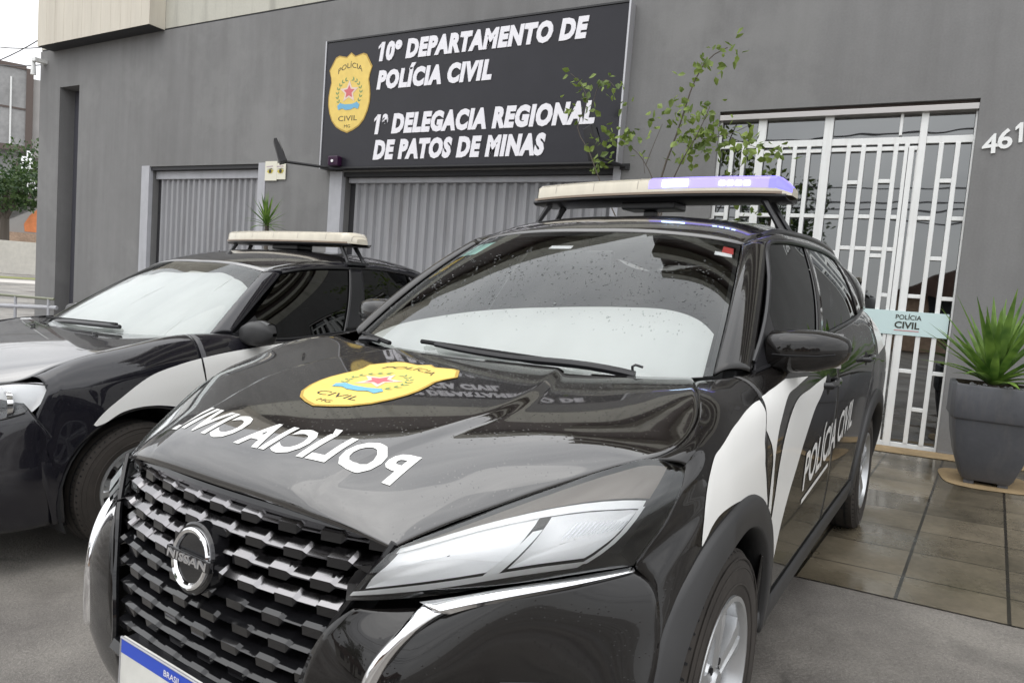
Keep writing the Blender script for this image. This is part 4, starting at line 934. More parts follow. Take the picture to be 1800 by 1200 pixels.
mb = MB(); mb.add([wpt(u, v, -.004) for u, v in ((-.14, .835), (.0, .835), (.0, .865), (-.14, .865))], [(0, 1, 2, 3)]); mb.add([wpt(u, v, -.004) for u, v in ((.83, .865), (.955, .862), (.95, .895), (.83, .90))], [(0, 1, 2, 3)]); mb.build('windscreen_label', m_letter, wind)
mb = MB(); mb.add([wpt(u, v, -.004) for u, v in ((.875, .90), (.96, .895), (.955, .955), (.88, .96))], [(0, 1, 2, 3)]); mb.build('red_label', m_red, wind)
# rain beads on the glass
mb = MB()
for _ in range(900):
    u, v = RNG.uniform(-.95, .93), RNG.beta(1.6, 1.5)*.62 + .2; r = RNG.choice([.0018, .0026, .0036, .005], p=[.52, .33, .13, .02])
    p = wpt(u, v, 0); t1 = nrm(wpt(u + .01, v, 0) - p); t2 = nrm(wpt(u, v + .01, 0) - p); n = np.cross(t1, t2); n = n if n[2] > 0 else -n
    rows = [[p + n*(h*r) + r*q*(math.cos(k*1.047)*t1 + math.sin(k*1.047)*t2*1.25) for k in range(6)] for q, h in ((1, 0), (.75, .45), (.05, .65))]
    mb.grid(rows, closed=True, ref=p - n)
tag(mb.build('rain_drops', m_drop, wind), kind='stuff')

rl = [[(0, 1.658, 1.480), (0, 1.85, 1.550), (0, 2.2, 1.590), (0, 2.8, 1.601), (0, 3.4, 1.574), (0, 3.95, 1.485)],
      [(.32, 1.674, 1.473), (.335, 1.865, 1.540), (.345, 2.2, 1.579), (.35, 2.8, 1.589), (.345, 3.4, 1.563), (.33, 3.95, 1.475)],
      [(.49, 1.707, 1.457), (.505, 1.885, 1.516), (.525, 2.2, 1.552), (.53, 2.8, 1.561), (.52, 3.4, 1.536), (.49, 3.95, 1.455)],
      [(.578, 1.742, 1.441), (.598, 1.905, 1.485), (.615, 2.2, 1.512), (.62, 2.8, 1.520), (.605, 3.4, 1.495), (.56, 3.95, 1.43)]]
half = patch(rl, 50, 18); mb = MB(); mb.grid(np.concatenate([half[::-1]*MIR, half[1:]], 0), ref=INS); roof = mb.build('roof', m_paint_gloss, suv, angle=60); solid(roof, .01)
edge_in = spl(rl[3], 40)
cant = patch([rl[3], [(.612, 1.755, 1.452), (.635, 1.91, 1.490), (.650, 2.2, 1.505), (.653, 2.8, 1.512), (.637, 3.4, 1.485), (.595, 3.95, 1.42)], [(.650, 1.795, 1.450), (.662, 1.93, 1.472), (.672, 2.2, 1.482), (.675, 2.8, 1.486), (.66, 3.4, 1.452), (.625, 3.95, 1.38)]], 44, 10)
ap = patch([[(.694, 1.137, 1.036), (.648, 1.42, 1.248), (.579, 1.737, 1.440)], [(.722, 1.15, 1.055), (.678, 1.44, 1.268), (.612, 1.755, 1.455)], [(.752, 1.18, 1.058), (.703, 1.47, 1.270), (.632, 1.775, 1.456)], [(.776, 1.222, 1.046), (.722, 1.50, 1.256), (.650, 1.795, 1.449)]], 30, 14)
two('roof_rail_panel', cant, m_paint, suv); two('windscreen_pillar', ap, m_paint, suv)
rail = [(.600, 1.90, 1.478), (.612, 2.05, 1.508), (.620, 2.3, 1.522), (.624, 2.9, 1.530), (.608, 3.4, 1.505), (.590, 3.6, 1.468)]
for sg in (1, -1):
    mb = MB(); mb.tube(spl(np.array(rail)*(sg, 1, 1), 30), .016, 8); mb.build('roof_rack_rail', m_satin, suv)
belt = [(.777, 1.228, 1.046), (.797, 1.6, 1.074), (.803, 2.3, 1.127), (.798, 3.0, 1.172), (.768, 3.48, 1.21)]
toprail = [(.650, 1.797, 1.449), (.662, 1.95, 1.470), (.672, 2.3, 1.482), (.673, 2.8, 1.484), (.655, 3.35, 1.452)]
# window front edge leans with the pillar
fg = []
for k in range(13):
    a = k/12; b0 = spl(belt, 61); t0 = spl(toprail, 61)
    fg.append([b0[i]*(1-a) + t0[i]*a + np.array([.018*math.sin(math.pi*a), 0, 0]) for i in range(61)])
fg = np.array(fg)
sg_ = two('side_window', [fg[:, 1:23] + (-.004, 0, 0)], m_tint, suv, t=0); two('side_window', [fg[:, 25:52] + (-.004, 0, 0)], m_tint, suv, t=0)
two('door_pillar', [fg[:, 22:26] + (.002, 0, 0)], m_piano, suv, t=.004)
two('rear_pillar', [fg[:, 51:61] + (.002, 0, 0), patch([[fg[0, 60], fg[6, 60], fg[12, 60]], [(.715, 3.9, 1.205), (.68, 3.93, 1.31), (.60, 3.95, 1.40)], [(.50, 4.24, 1.17), (.52, 4.10, 1.30), (.48, 4.0, 1.42)]], 12, 12)], m_paint, suv)
for sg in (1, -1):
    mb = MB(); mb.tube([p*(sg, 1, 1) + (sg*.004, 0, .002) for p in spl(belt, 40)], .007, 6); mb.build('window_trim', m_satin, suv)
    mb = MB(); mb.tube([p*(sg, 1, 1) + (sg*.004, 0, -.003) for p in spl([(.765, 1.26, 1.075), *[fg[k, 0] for k in (4, 8, 12)], *toprail[1:]], 40)], .008, 6); mb.build('window_trim', m_satin, suv)
    mb = MB(); mb.add([np.array(p)*(sg, 1, 1) for p in ((.780, 1.235, 1.052), (.792, 1.50, 1.070), (.735, 1.50, 1.235))], [(0, 1, 2)]); o = mb.build('mirror_triangle', m_satin, suv, smooth=False); solid(o, .006, 0)
    # rain deflector bars on the side window as thin dark visor
back = patch([[(.5, 4.0, 1.42), (0, 4.02, 1.47), (-.5, 4.0, 1.42)], [(.50, 4.24, 1.17), (0, 4.26, 1.19), (-.50, 4.24, 1.17)], [(.58, 4.28, .86), (0, 4.31, .88), (-.58, 4.28, .86)], [(.58, 4.28, .36), (0, 4.31, .36), (-.58, 4.28, .36)]], 20, 20)
mb = MB(); mb.grid(back, ref=INS); mb.build('tailgate', m_paint, suv)
# cowl, cabin, underside
mb = MB(); mb.grid([[(-.70, 1.16, 1.02), (-.5, 1.03, 1.0), (0, .95, .99), (.5, 1.03, 1.0), (.70, 1.16, 1.02)], [(-.72, .95, .97), (-.5, .92, .98), (0, .88, .985), (.5, .92, .98), (.72, .95, .97)]], ref=(0, 1, 0))
mb.build('cowl', m_satin, suv)
mb = MB(); mb.bb(-.66, .66, 1.15, 1.75, .86, .99); mb.bb(-.74, -.70, 1.2, 3.9, .5, 1.05); mb.bb(.70, .74, 1.2, 3.9, .5, 1.05); mb.bb(-.7, .7, 1.2, 4.1, .3, .34)
for x in (-.36, .36):
    mb.box((x, 2.35, .86), (.50, .14, .62), Matrix.Rotation(-.25, 3, 'X')); mb.box((x, 2.46, 1.26), (.26, .10, .19), Matrix.Rotation(-.15, 3, 'X'))
mb.box((0, 3.3, .9), (1.2, .14, .6), Matrix.Rotation(-.25, 3, 'X')); mb.bb(-.55, .55, 3.7, 3.75, .5, 1.4); mb.bb(-.5, .5, 1.75, 3.8, 1.44, 1.45)
bevel(mb.build('cabin_interior', m_cabin, suv, smooth=False), .02)
mb = MB(); mb.lathe([(.0, 0), (.017, 0), (.017, .02), (.20, .03)], 4, (0, 1.72, 1.40), (0, .2, -1)) if False else mb.box((.0, 1.66, 1.372), (.24, .03, .07), Matrix.Rotation(-.2, 3, 'X')); mb.box((0, 1.665, 1.425), (.03, .03, .06)); bevel(mb.build('rear_view_mirror', m_satin, suv, smooth=False), .01)
mb = MB(); mb.bb(-.74, .74, .55, 4.1, .20, .26); mb.bb(-.38, .38, .28, 1.2, .25, .74); mb.build('underbody', m_void, suv, smooth=False)
# wipers
for P, bl_ in (([(.52, 1.00, 1.028), (.40, .985, 1.040), (.10, .965, 1.040), (-.18, .985, 1.052)], [(.46, 1.00, 1.036), (-.25, .995, 1.055)]), ([(-.60, 1.06, 1.03), (-.52, 1.03, 1.038), (-.47, 1.02, 1.036)], [(-.62, 1.09, 1.05), (-.40, 1.00, 1.036)])):
    mb = MB(); mb.tube(spl(P, 14), [.012]*7 + [.009]*7, 8); w_ = mb.build('wiper', m_satin, suv); mb = MB(); mb.tube(bl_, .008, 6); mb.build('wiper_blade', m_void, w_)
mb = MB(); mb.tube([(.505, 1.02, 1.03), (.505, 1.015, 1.05), (.515, 1.015, 1.055), (.535, 1.02, 1.05)], .004, 6); mb.build('washer_jet', m_satin, suv)

# door mirrors
for sg in (1, -1):
    Pm = []
    secs = [(q_[0] - .018, q_[1], q_[2]) for q_ in [(.782, .018, .04), (.788, .054, .075), (.80, .064, .090), (.87, .066, .096), (.93, .061, .088), (.98, .048, .066), (1.005, .030, .042), (1.013, .006, .012)]]
    c0 = [1.44, 1.44, 1.441, 1.445, 1.452, 1.462, 1.47, 1.475]; cz = [1.089, 1.092, 1.098, 1.104, 1.108, 1.112, 1.116, 1.118]
    rows = []
    for (x, h, d), yc, z in zip(secs, c0, cz):
        ring = []
        for k in range(24):
            a = 2*math.pi*k/24; ca, sa = math.cos(a), math.sin(a)
            pw = lambda q: math.copysign(abs(q)**.62, q)
            ring.append((sg*x, yc + (d*pw(ca) if ca < 0 else d*.55*pw(ca)), z + h*pw(sa)))
        rows.append(ring)
    mb = MB(); mb.grid(rows, closed=True, ref=(sg*.88, 1.445, 1.105)); mir = mb.build('door_mirror', m_paint, suv, angle=60)
    mb = MB(); mb.grid([[(sg*x, 1.450 + .056*b, 1.108 + .052*c) for b, c in ((1, -1), (1, 1))] for x in (.80, .965)], ref=(sg*.88, 1.3, 1.1)); mb.build('mirror_glass', m_chrome, mir)
    mb = MB(); mb.tube([(sg*.77, 1.43, 1.052), (sg*.83, 1.435, 1.052), (sg*.88, 1.44, 1.062)], [.02, .018, .016], 8); mb.build('mirror_arm', m_satin, mir)
    mb = MB(); mb.tube([(sg*.775, 1.366, 1.092), (sg*.80, 1.352, 1.093), (sg*.85, 1.348, 1.094), (sg*.92, 1.362, 1.098), (sg*.962, 1.394, 1.104)], .003, 6); mb.build('mirror_seam', m_void, mir)

# roof light bar
def lightbar(root, yc, zc, hw, lit, foot=.165, h=.074, d=.15, bow=.075):
    def lp(u, v, w): # u -1..1 across, v depth -1..1, w height
        return np.array([u*hw, yc + bow*u*u + v*d*(1 - .25*abs(u)**4), zc + w])
    rows = []
    prof = [(-1.0, .0), (-1.0, .022), (-.94, .058), (-.70, h), (0, h + .006), (.70, h), (.94, .058), (1.0, .022), (1.0, .0)]
    us = np.r_[-1.0, -.99, -.96, np.linspace(-.92, .92, 45), .96, .99, 1.0]
    for v, w in prof: rows.append([lp(u, v*(1 - .5*max(0, abs(u)-.93)/.07), w*(1 - .55*max(0, abs(u)-.93)/.07)) for u in us])
    Gd = np.array(rows)
    mb = MB(); mb.grid(Gd, ref=(0, yc, zc - .05))
    for j in (0, -1): mb.add([Gd[i, j] for i in range(len(prof))], [tuple(range(len(prof)))])
    bar = mb.build('light_bar', m_barlens, root, angle=45)
    mb = MB(); mb.grid([[lp(u*.985, v, w) for u in us] for v, w in ((-.97, .0), (-.95, -.010), (-.80, -.020), (.80, -.020), (.97, .0))], ref=(0, yc, zc + .1)); solid(mb.build('base_tray', m_satin, bar), .004, -1)
    mb = MB(); mb.grid([[lp(u, -1.004, w) for u in us[2:-2]] for w in (.0, .010)], ref=(0, yc, zc)); mb.build('lens_seam', M('lens_base', (.28, .22, .17), .4), bar)
    mb = MB()
    for u0 in (-.97, -.72, -.36, .0, .36, .72, .97):
        mb.grid([[lp(u, v*1.003*(1 - .5*max(0, abs(u)-.93)/.07), (w + .0012)*(1 - .55*max(0, abs(u)-.93)/.07)) for u in (u0 - .0025, u0 + .0025)] for v, w in prof[1:8]], ref=(0, yc, zc - .05))
    mb.build('module_joint', M('beacon_joint', (.36, .33, .28), .5), bar)
    mb = MB()
    for sg in (-1, 1):
        for q in (-.055, .085):
            A_ = [(sg*(hw-.10), yc + q + .03, zc - .018), (sg*(hw-.015), yc + q*1.2 + .02, zc - foot)]
            for (p_, r_) in ((A_[0], 0),): mb.tube([A_[0], np.array(A_[0])*.45 + np.array(A_[1])*.55, A_[1]], [.016, .012, .014], 6)
        mb.bb(*sorted((sg*(hw-.06), sg*(hw+.012))), yc - .055, yc + .135, zc - foot - .012, zc - foot + .006)
        mb.build('mounting_foot', m_satin, bar, smooth=False); mb = MB()
    mb = MB(); mb.bb(-.12, .14, yc - .05, yc + .1, zc - .052, zc - .018); mb.bb(-.03, .03, yc - .0, yc + .04, zc - .13, zc - .0521); bevel(mb.build('siren_box', m_satin, bar, smooth=False), .008)
    if lit:
        bl_u = us[(us > .08)]
        mb = MB(); mb.grid([[lp(u, v*1.004*(1 - .5*max(0, abs(u)-.93)/.07), (w + .0015)*(1 - .55*max(0, abs(u)-.93)/.07)) for u in bl_u] for v, w in prof[1:5]], ref=(0, yc, zc - .05)); mb.build('lit_blue_lens', m_bluelens, bar); mb = MB(); mb.grid([[lp(u, v*1.008*(1 - .5*max(0, abs(u)-.93)/.07), (w + .002)*(1 - .55*max(0, abs(u)-.93)/.07)) for u in us[us > .86]] for v, w in prof[1:4]], ref=(0, yc, zc - .05)); mb.build('lit_end_lens', m_blueend, bar)
        mb = MB(); mb.grid([[lp(u, v*1.02, w + .003) for u in np.linspace(.185, .365, 8)] for v, w in ((-1.0, .026), (-.985, .042), (-.945, .058))], ref=(0, yc, zc - .05))
        for k in range(4):
            u0 = .575 + k*.052; mb.grid([[lp(u, v*1.02, w + .003) for u in (u0, u0 + .036)] for v, w in ((-1.0, .028), (-.975, .048))], ref=(0, yc, zc - .05))
        mb.build('lit_led', m_led, bar)
    return bar
lightbar(suv, 2.26, 1.681, .617, True, foot=.150)

# white vinyl, lettering and shields
SB = bvh_of([fend, fd, rd, qp])
def vinyl(V, F, off, sg, name, mat, parent):
    mb = MB(); mb.add(drape_side(SB if sg > 0 else SBR, V, off, sg), F if sg > 0 else [f[::-1] for f in F]); return mb.build(name, mat, parent)
SBR = bvh_of([fend*MIR, fd*MIR, rd*MIR, qp*MIR])
def clip_y(A, B, fn): pass
A_top = [(.633, .944), (.72, .966), (.843, .978), (1.0, .995), (1.056, 1.002)]
A_bot = [(.598, .852), (.606, .79), (.64, .735), (.70, .780), (.80, .800), (.90, .800), (1.0, .775), (1.10, .73)]
for sg in (1, -1):
    i = 0 if sg > 0 else 1
    # fender: swept white flash down to the arch trim
    up = [(.632, .739), (.646, .805), (.667, .86), (.714, .91), (.749, .923), (.80, .94), (.846, .953), (.896, .963), (.977, .978), (1.05, .988), (1.09, .990)]
    lo = [(.634, .737), (.655, .752), (.674, .768), (.705, .784), (.757, .792), (.838, .788), (.93, .772), (1.02, .745), (1.10, .705), (1.17, .65)]
    V, F = strip_mesh(up, lo, 90, 34)
    V = [(min(y, df(S.t_of_z(y, z)) - .004), z) for y, z in V]; vinyl(V, F, .0014, sg, 'white_flash', m_vinyl, fenders[i])
    # front door: rest of the flash, black gap, second flash
    V, F = strip_mesh([(1.371, 1.022), (1.248, 1.010), (1.159, 1.0), (1.085, .985), (1.062, .94), (1.10, .899), (1.137, .863), (1.157, .825), (1.158, .76), (1.16, .69), (1.16, .62), (1.16, .55)], [(1.643, 1.008), (1.465, .991), (1.346, .977), (1.256, .932), (1.195, .875), (1.182, .817), (1.194, .75), (1.197, .685), (1.197, .62), (1.20, .551)], 90, 20)
    V = [(max(y, df(S.t_of_z(y, z)) + .004), z) for y, z in V]; vinyl(V, F, .0014, sg, 'white_flash', m_vinyl, fdoors[i])
    V, F = strip_mesh([(1.934, .986), (1.654, .969), (1.439, .951), (1.346, .911), (1.275, .849), (1.25, .787), (1.237, .708), (1.217, .63), (1.215, .556), (1.222, .493), (1.24, .40)], [(1.936, .984), (1.854, .934), (1.72, .885), (1.612, .81), (1.524, .732), (1.433, .661), (1.369, .589), (1.339, .518), (1.32, .443), (1.27, .38)], 90, 20)
    vinyl(V, F, .0014, sg, 'white_flash', m_vinyl, fdoors[i])
    V, F = strip_mesh([(3.40, 1.10), (3.55, 1.15), (3.75, 1.19), (3.9, 1.185)], [(3.40, .98), (3.6, 1.0), (3.85, 1.03), (4.02, 1.05)], 20, 6); vinyl(V, F, .0016, sg, 'white_flash', m_vinyl, quarters[i])
    for s, y0, z0, w, h, sl in (('POLÍCIA CIVIL', 1.655, .625, 1.03, .128, .075),):
        V, F = fit(s, w, h, off=.02, cut=.06, shear=.15); P = []
        for a, b in V:
            a2 = a if sg > 0 else w - a
            P.append((y0 + a2, z0 + b + sl*a2))
        for o_, lo_, hi_ in ((fdoors[i], 0, 2.195), (rdoors[i], 2.2, 9)):
            ff_ = [f for f in F if lo_ <= np.mean([P[q][0] for q in f]) < hi_]; us_ = sorted({q for f in ff_ for q in f}); mp = {q: n for n, q in enumerate(us_)}
            mb = MB(); mb.add(drape_side(SB if sg > 0 else SBR, [P[q] for q in us_], .0022, sg), [tuple(mp[q] for q in f) for f in ff_]); mb.build('door_lettering', m_vinyl, o_)
    V, F = strip_mesh([(1.66, .593), (2.14, .628)], [(1.66, .578), (2.14, .613)], 12, 2); vinyl(V, F, .002, sg, 'small_lettering_line', m_vinyl, fdoors[i])
HB = bvh_of([hood_g])
V, F = fit('POLÍCIA CIVIL', .70, .080, off=.036, cut=.011, spacing=1.10)
P = [(.376 - a, .142 + b*1.12 + .048*((.376 - a)/.37)**2 + .02*(.376 - a)) for a, b in V]
mb = MB(); mb.add(drape_top(HB, P, .0012), [f[::-1] for f in F]); mb.build('bonnet_lettering', m_vinyl, hood)
def hood_fn(u, v, h):
    return drape_top(HB, [(-.02 + u*.33, .492 + v*.289)], .0012 + h*.0007)[0]
emblem(hood, hood_fn, lambda o: o, .06)
# ------------------------------------------------------------------ second police car: dark saloon further left
INS = np.array([0, 2.0, .5])
sal = thing('police_car', 'dark police saloon with a white side flash, fully covered windscreen and unlit roof bar', 'car', matrix=mat_root((-2.714174, .023189, .082501, -.092468)), group='police cars parked before the station')
LE = [(.655, .395, .825), (.70, .452, .848), (.72, .571, .905), (.727, .70, .936), (.727, .86, .966), (.722, 1.01, .987), (.714, 1.15, 1.008), (.712, 1.30, 1.0)]
HC2 = [(0, .12, .775), (0, .135, .805), (0, .19, .84), (0, .32, .878), (0, .65, .945), (0, 1.06, .992)]
half = bonnet_surface(HC2, LE, 40, 44, lambda t: 2.0 + 2.0*min(1, t*2)); hood2_g = np.concatenate([half[::-1]*MIR, half[1:]], 0)
mb = MB(); mb.grid(hood2_g, ref=INS); hood2 = mb.build('bonnet', m_paint2_gloss, sal, angle=60); solid(hood2, .02)
STA2 = [
 (.28, [(.58, .80), (.62, .77), (.655, .70), (.68, .62), (.70, .52), (.71, .40), (.70, .22)]),
 (.47, [(.706, .858), (.76, .848), (.79, .80), (.80, .70), (.81, .58), (.815, .42), (.80, .22)]),
 (.62, [(.724, .918), (.778, .902), (.812, .84), (.832, .74), (.842, .62), (.84, .42), (.82, .22)]),
 (.88, [(.727, .970), (.787, .95), (.832, .88), (.853, .78), (.860, .66), (.855, .45), (.83, .22)]),
 (1.15, [(.716, 1.010), (.78, .99), (.835, .91), (.860, .80), (.862, .66), (.855, .45), (.83, .22)]),
 (1.42, [(.757, 1.008), (.80, .98), (.842, .91), (.862, .80), (.862, .66), (.852, .45), (.825, .22)]),
 (1.70, [(.793, .965), (.82, .947), (.846, .89), (.862, .80), (.861, .66), (.851, .45), (.825, .22)]),
 (2.30, [(.80, .985), (.826, .965), (.850, .90), (.863, .80), (.861, .66), (.851, .45), (.825, .22)]),
 (3.00, [(.79, 1.02), (.822, .99), (.852, .92), (.866, .82), (.864, .66), (.855, .45), (.828, .22)]),
 (3.50, [(.76, 1.04), (.802, 1.0), (.846, .93), (.862, .82), (.86, .66), (.85, .45), (.82, .24)]),
 (4.00, [(.69, 1.03), (.735, .98), (.78, .90), (.80, .80), (.80, .66), (.79, .45), (.76, .28)]),
 (4.30, [(.55, 1.0), (.60, .95), (.63, .88), (.65, .80), (.65, .66), (.64, .46), (.62, .32)])]
S2 = Side(STA2); AF2, AR2 = (.885, .305, .378), (3.50, .305, .378)
g2 = .0025; ff2 = ip([0, .2, .35, .5, .65, 1], [.47, .485, .44, .40, .44, .50]); df2 = ip([0, .3, .6, 1], [1.20, 1.205, 1.24, 1.26]); dm2 = ip([0, 1], [2.36, 2.36]); dr2 = ip([0, .4, .7, 1], [3.35, 3.25, 3.08, 3.02])
fend2 = S2.panel(lambda t: ff2(t) + g2, lambda t: df2(t) - g2, 50, 36, arches=[AF2]); fd2 = S2.panel(lambda t: df2(t) + g2, lambda t: dm2(t) - g2, 36, 36); rd2 = S2.panel(lambda t: dm2(t) + g2, lambda t: dr2(t) - g2, 36, 36, arches=[AR2]); qp2 = S2.panel(lambda t: dr2(t) + g2, lambda t: 4.3, 36, 36, arches=[AR2])
wings2 = two('front_wing', fend2, m_paint2, sal); fdo2 = two('front_door', fd2, m_paint2, sal); two('rear_door', rd2, m_paint2, sal); two('rear_quarter', qp2, m_paint2, sal)
SB2 = bvh_of([fend2, fd2, rd2, qp2]); SB2R = bvh_of([a*MIR for a in (fend2, fd2, rd2, qp2)])
for cy in (.885, 3.5):
    mb = MB()
    for sg in (1, -1):
        mb.grid([[(sg*x, cy + .372*math.cos(R(a)), .305 + .372*math.sin(R(a))) for a in range(-20, 201, 10)] for x in (.50, .845)])
        mb.add([(sg*.5, cy - .42, .14), (sg*.5, cy + .42, .14), (sg*.5, cy + .42, .74), (sg*.5, cy - .42, .74)], [(0, 1, 2, 3)])
    mb.build('wheel_housing', m_void, sal)
    for sg in (1, -1): wheel(sal, (sg*.745, cy, .305), sg, .305, .185, .19, 7)
b2 = [[(.0, .10, .765), (.3, .125, .765), (.54, .285, .775), (.62, .36, .80), (.655, .395, .82)],
      [(.0, .05, .66), (.35, .09, .66), (.60, .21, .665), (.73, .33, .69), (.785, .43, .725)],
      [(.0, .01, .50), (.35, .04, .50), (.62, .16, .50), (.755, .32, .51), (.822, .53, .52)],
      [(.0, .02, .34), (.35, .05, .34), (.62, .17, .34), (.76, .33, .35), (.815, .50, .36)],
      [(.0, .08, .20), (.35, .11, .20), (.60, .22, .20), (.74, .36, .21), (.80, .50, .22)]]
B2 = patch(b2, 50, 30); mb = MB(); mb.grid(np.concatenate([B2[:, ::-1]*MIR, B2[:, 1:]], 1), ref=INS); bump2 = mb.build('front_bumper', m_paint2, sal, angle=50); solid(bump2, .006)
mb = MB(); mb.tube([(.62, .355, .665), (.70, .40, .66)], .004); 
BB2 = bvh_of([B2])
def ob2(x, z, off):
    h = BB2.ray_cast(Vector((x, -1, z)), Vector((0, 1, 0))); p = np.array(h[0] if h[0] is not None else BB2.find_nearest(Vector((x, .2, z)))[0]); return p + np.array([0, -off, 0])
for sg in (1, -1):
    mb = MB(); mb.grid([[ob2(x, z, .004)*((sg, 1, 1)) for x in np.linspace(.50, .70, 8)] for z in (.46, .40, .34, .30)], ref=INS); mb.build('fog_lamp_insert', m_clad, bump2)
mb = MB(); mb.grid([[ob2(x, z, .004) for x in np.linspace(0, .42, 14)] for z in (.62, .56, .50)], ref=INS); mb.grid([[ob2(x, z, .004)*MIR for x in np.linspace(0, .42, 14)] for z in (.62, .56, .50)], ref=INS); mb.build('grille', m_void, bump2)
h2 = patch([[(.54, .285, .785), (.62, .31, .812), (.72, .385, .838), (.79, .488, .829)], [(.56, .26, .73), (.65, .295, .742), (.74, .365, .765), (.795, .47, .80)], [(.60, .225, .675), (.67, .275, .680), (.74, .338, .697), (.782, .405, .722)]], 26, 12)
for sg in (1, -1):
    mb = MB(); mb.grid(h2*(sg, 1, 1) + (0, .035, 0), ref=INS); hd2 = mb.build('headlight', m_silverp, sal, angle=50)
    mb = MB(); mb.grid(h2*(sg, 1, 1), ref=INS); mb.build('lens', m_lens, hd2, angle=60)
    mb = MB()
    for a in (.3, .62): 
        c = h2[6, int(a*25)]*(sg, 1, 1); mb.lathe([(.055, .0), (.05, .02), (.02, .03), (0, .03)], 20, c + (0, .008, 0), (sg*.3, .95, 0))
    mb.build('reflector', m_chrome, hd2)
    mb = MB(); mb.tube([p*(sg, 1, 1) + (0, .004, 0) for p in h2[0]], .004, 6); mb.tube([p*(sg, 1, 1) + (0, .004, 0) for p in h2[-1]], .004, 6); mb.build('headlight_rim', m_satin, hd2)
# glass, roof
w2 = [[(0, 1.08, .992), (.40, 1.10, .988), (.60, 1.20, .988), (.708, 1.345, .996)], [(0, 1.43, 1.205), (.36, 1.45, 1.20), (.55, 1.52, 1.19), (.632, 1.59, 1.185)], [(0, 1.80, 1.395), (.30, 1.805, 1.389), (.47, 1.825, 1.368), (.547, 1.845, 1.350)]]
w2 = [[*[tuple(np.array(p)*MIR) for p in r[:0:-1]], *r] for r in w2]; W2 = patch(w2, 51, 25)
mb = MB(); mb.grid(W2, ref=INS); wd2 = mb.build('windscreen', m_wind, sal, angle=60)
def w2pt(u, v, d):
    j = int(np.clip((u+1)*25, 0, 50)); fi = np.clip(v*24, 0, 23.99); i = int(fi); a = fi - i; return W2[i, j]*(1-a) + W2[i+1, j]*a + np.array([0, .5, -.8])*d
mb = MB(); mb.grid([[w2pt(u, .02 + (.86 + .05*math.sin(u*2.2 + .4) - .16*abs(u)**4 - .02)*k/9, .03 + .006*math.sin(u*17 + k)) for u in np.linspace(-.86, .98, 50)] for k in range(10)], ref=INS); mb.build('sunshade', m_shade, sal)
mb = MB(); mb.grid([[W2[i, j] + (0, 0, -.003) for j in range(51)] for i in (23, 24)], ref=INS); mb.build('glass_edge_band', m_void, wd2)
r2 = [[(0, 1.802, 1.398), (0, 2.1, 1.477), (0, 2.6, 1.520), (0, 3.15, 1.502), (0, 3.56, 1.43), (0, 3.72, 1.36)], [(.30, 1.808, 1.392), (.31, 2.1, 1.469), (.32, 2.6, 1.511), (.32, 3.15, 1.493), (.30, 3.56, 1.42), (.29, 3.72, 1.35)],
      [(.47, 1.828, 1.371), (.485, 2.12, 1.444), (.50, 2.6, 1.483), (.50, 3.15, 1.466), (.47, 3.56, 1.40), (.46, 3.72, 1.33)], [(.549, 1.848, 1.353), (.575, 2.14, 1.415), (.592, 2.6, 1.442), (.588, 3.15, 1.425), (.545, 3.58, 1.365), (.54, 3.74, 1.30)]]
half = patch(r2, 44, 14); mb = MB(); mb.grid(np.concatenate([half[::-1]*MIR, half[1:]], 0), ref=INS); roof2 = mb.build('roof', m_paint2_gloss, sal, angle=60); solid(roof2, .01)
mb = MB(); mb.tube([(0, 2.02, 1.45), (0, 2.05, 1.475)], .014); mb.tube([(-.18, 2.1, 1.455), (-.2, 2.12, 1.475)], .012); mb.build('aerial_base', m_satin, roof2)
top2 = [(.585, 1.955, 1.352), (.612, 2.14, 1.385), (.628, 2.5, 1.402), (.626, 3.0, 1.392), (.60, 3.35, 1.345)]
cant2 = patch([r2[3], [(.570, 1.90, 1.360), (.60, 2.15, 1.405), (.617, 2.6, 1.428), (.612, 3.15, 1.408), (.57, 3.56, 1.345), (.56, 3.75, 1.28)], [*top2, (.59, 3.60, 1.25), (.58, 3.75, 1.20)]], 36, 8)
ap2 = patch([[(.710, 1.343, .998), (.635, 1.59, 1.187), (.549, 1.846, 1.352)], [(.728, 1.39, 1.016), (.656, 1.64, 1.206), (.568, 1.90, 1.361)], [(.752, 1.455, 1.008), (.68, 1.71, 1.195), (.587, 1.955, 1.351)]], 24, 10)
two('roof_rail_panel', cant2, m_paint2, sal); two('windscreen_pillar', ap2, m_paint2, sal)
be2 = spl([(.758, 1.46, 1.004), (.795, 1.70, .968), (.801, 2.3, .988), (.79, 3.0, 1.022), (.762, 3.48, 1.040)], 61); tp2 = spl(top2, 61)
fg2 = np.array([[be2[i]*(1-k/12) + tp2[i]*k/12 + np.array([.02*math.sin(math.pi*k/12), 0, 0]) for i in range(61)] for k in range(13)])
two('side_window', [fg2[:, 1:27] + (-.006, 0, 0)], m_tint, sal, t=0); two('side_window', [fg2[:, 31:54] + (-.006, 0, 0)], m_tint, sal, t=0)
two('door_pillar', [fg2[:, 26:32] + (.0, 0, 0)], m_satin, sal, t=.005); two('rear_pillar', [fg2[:, 53:61]], m_paint2, sal, t=.005)
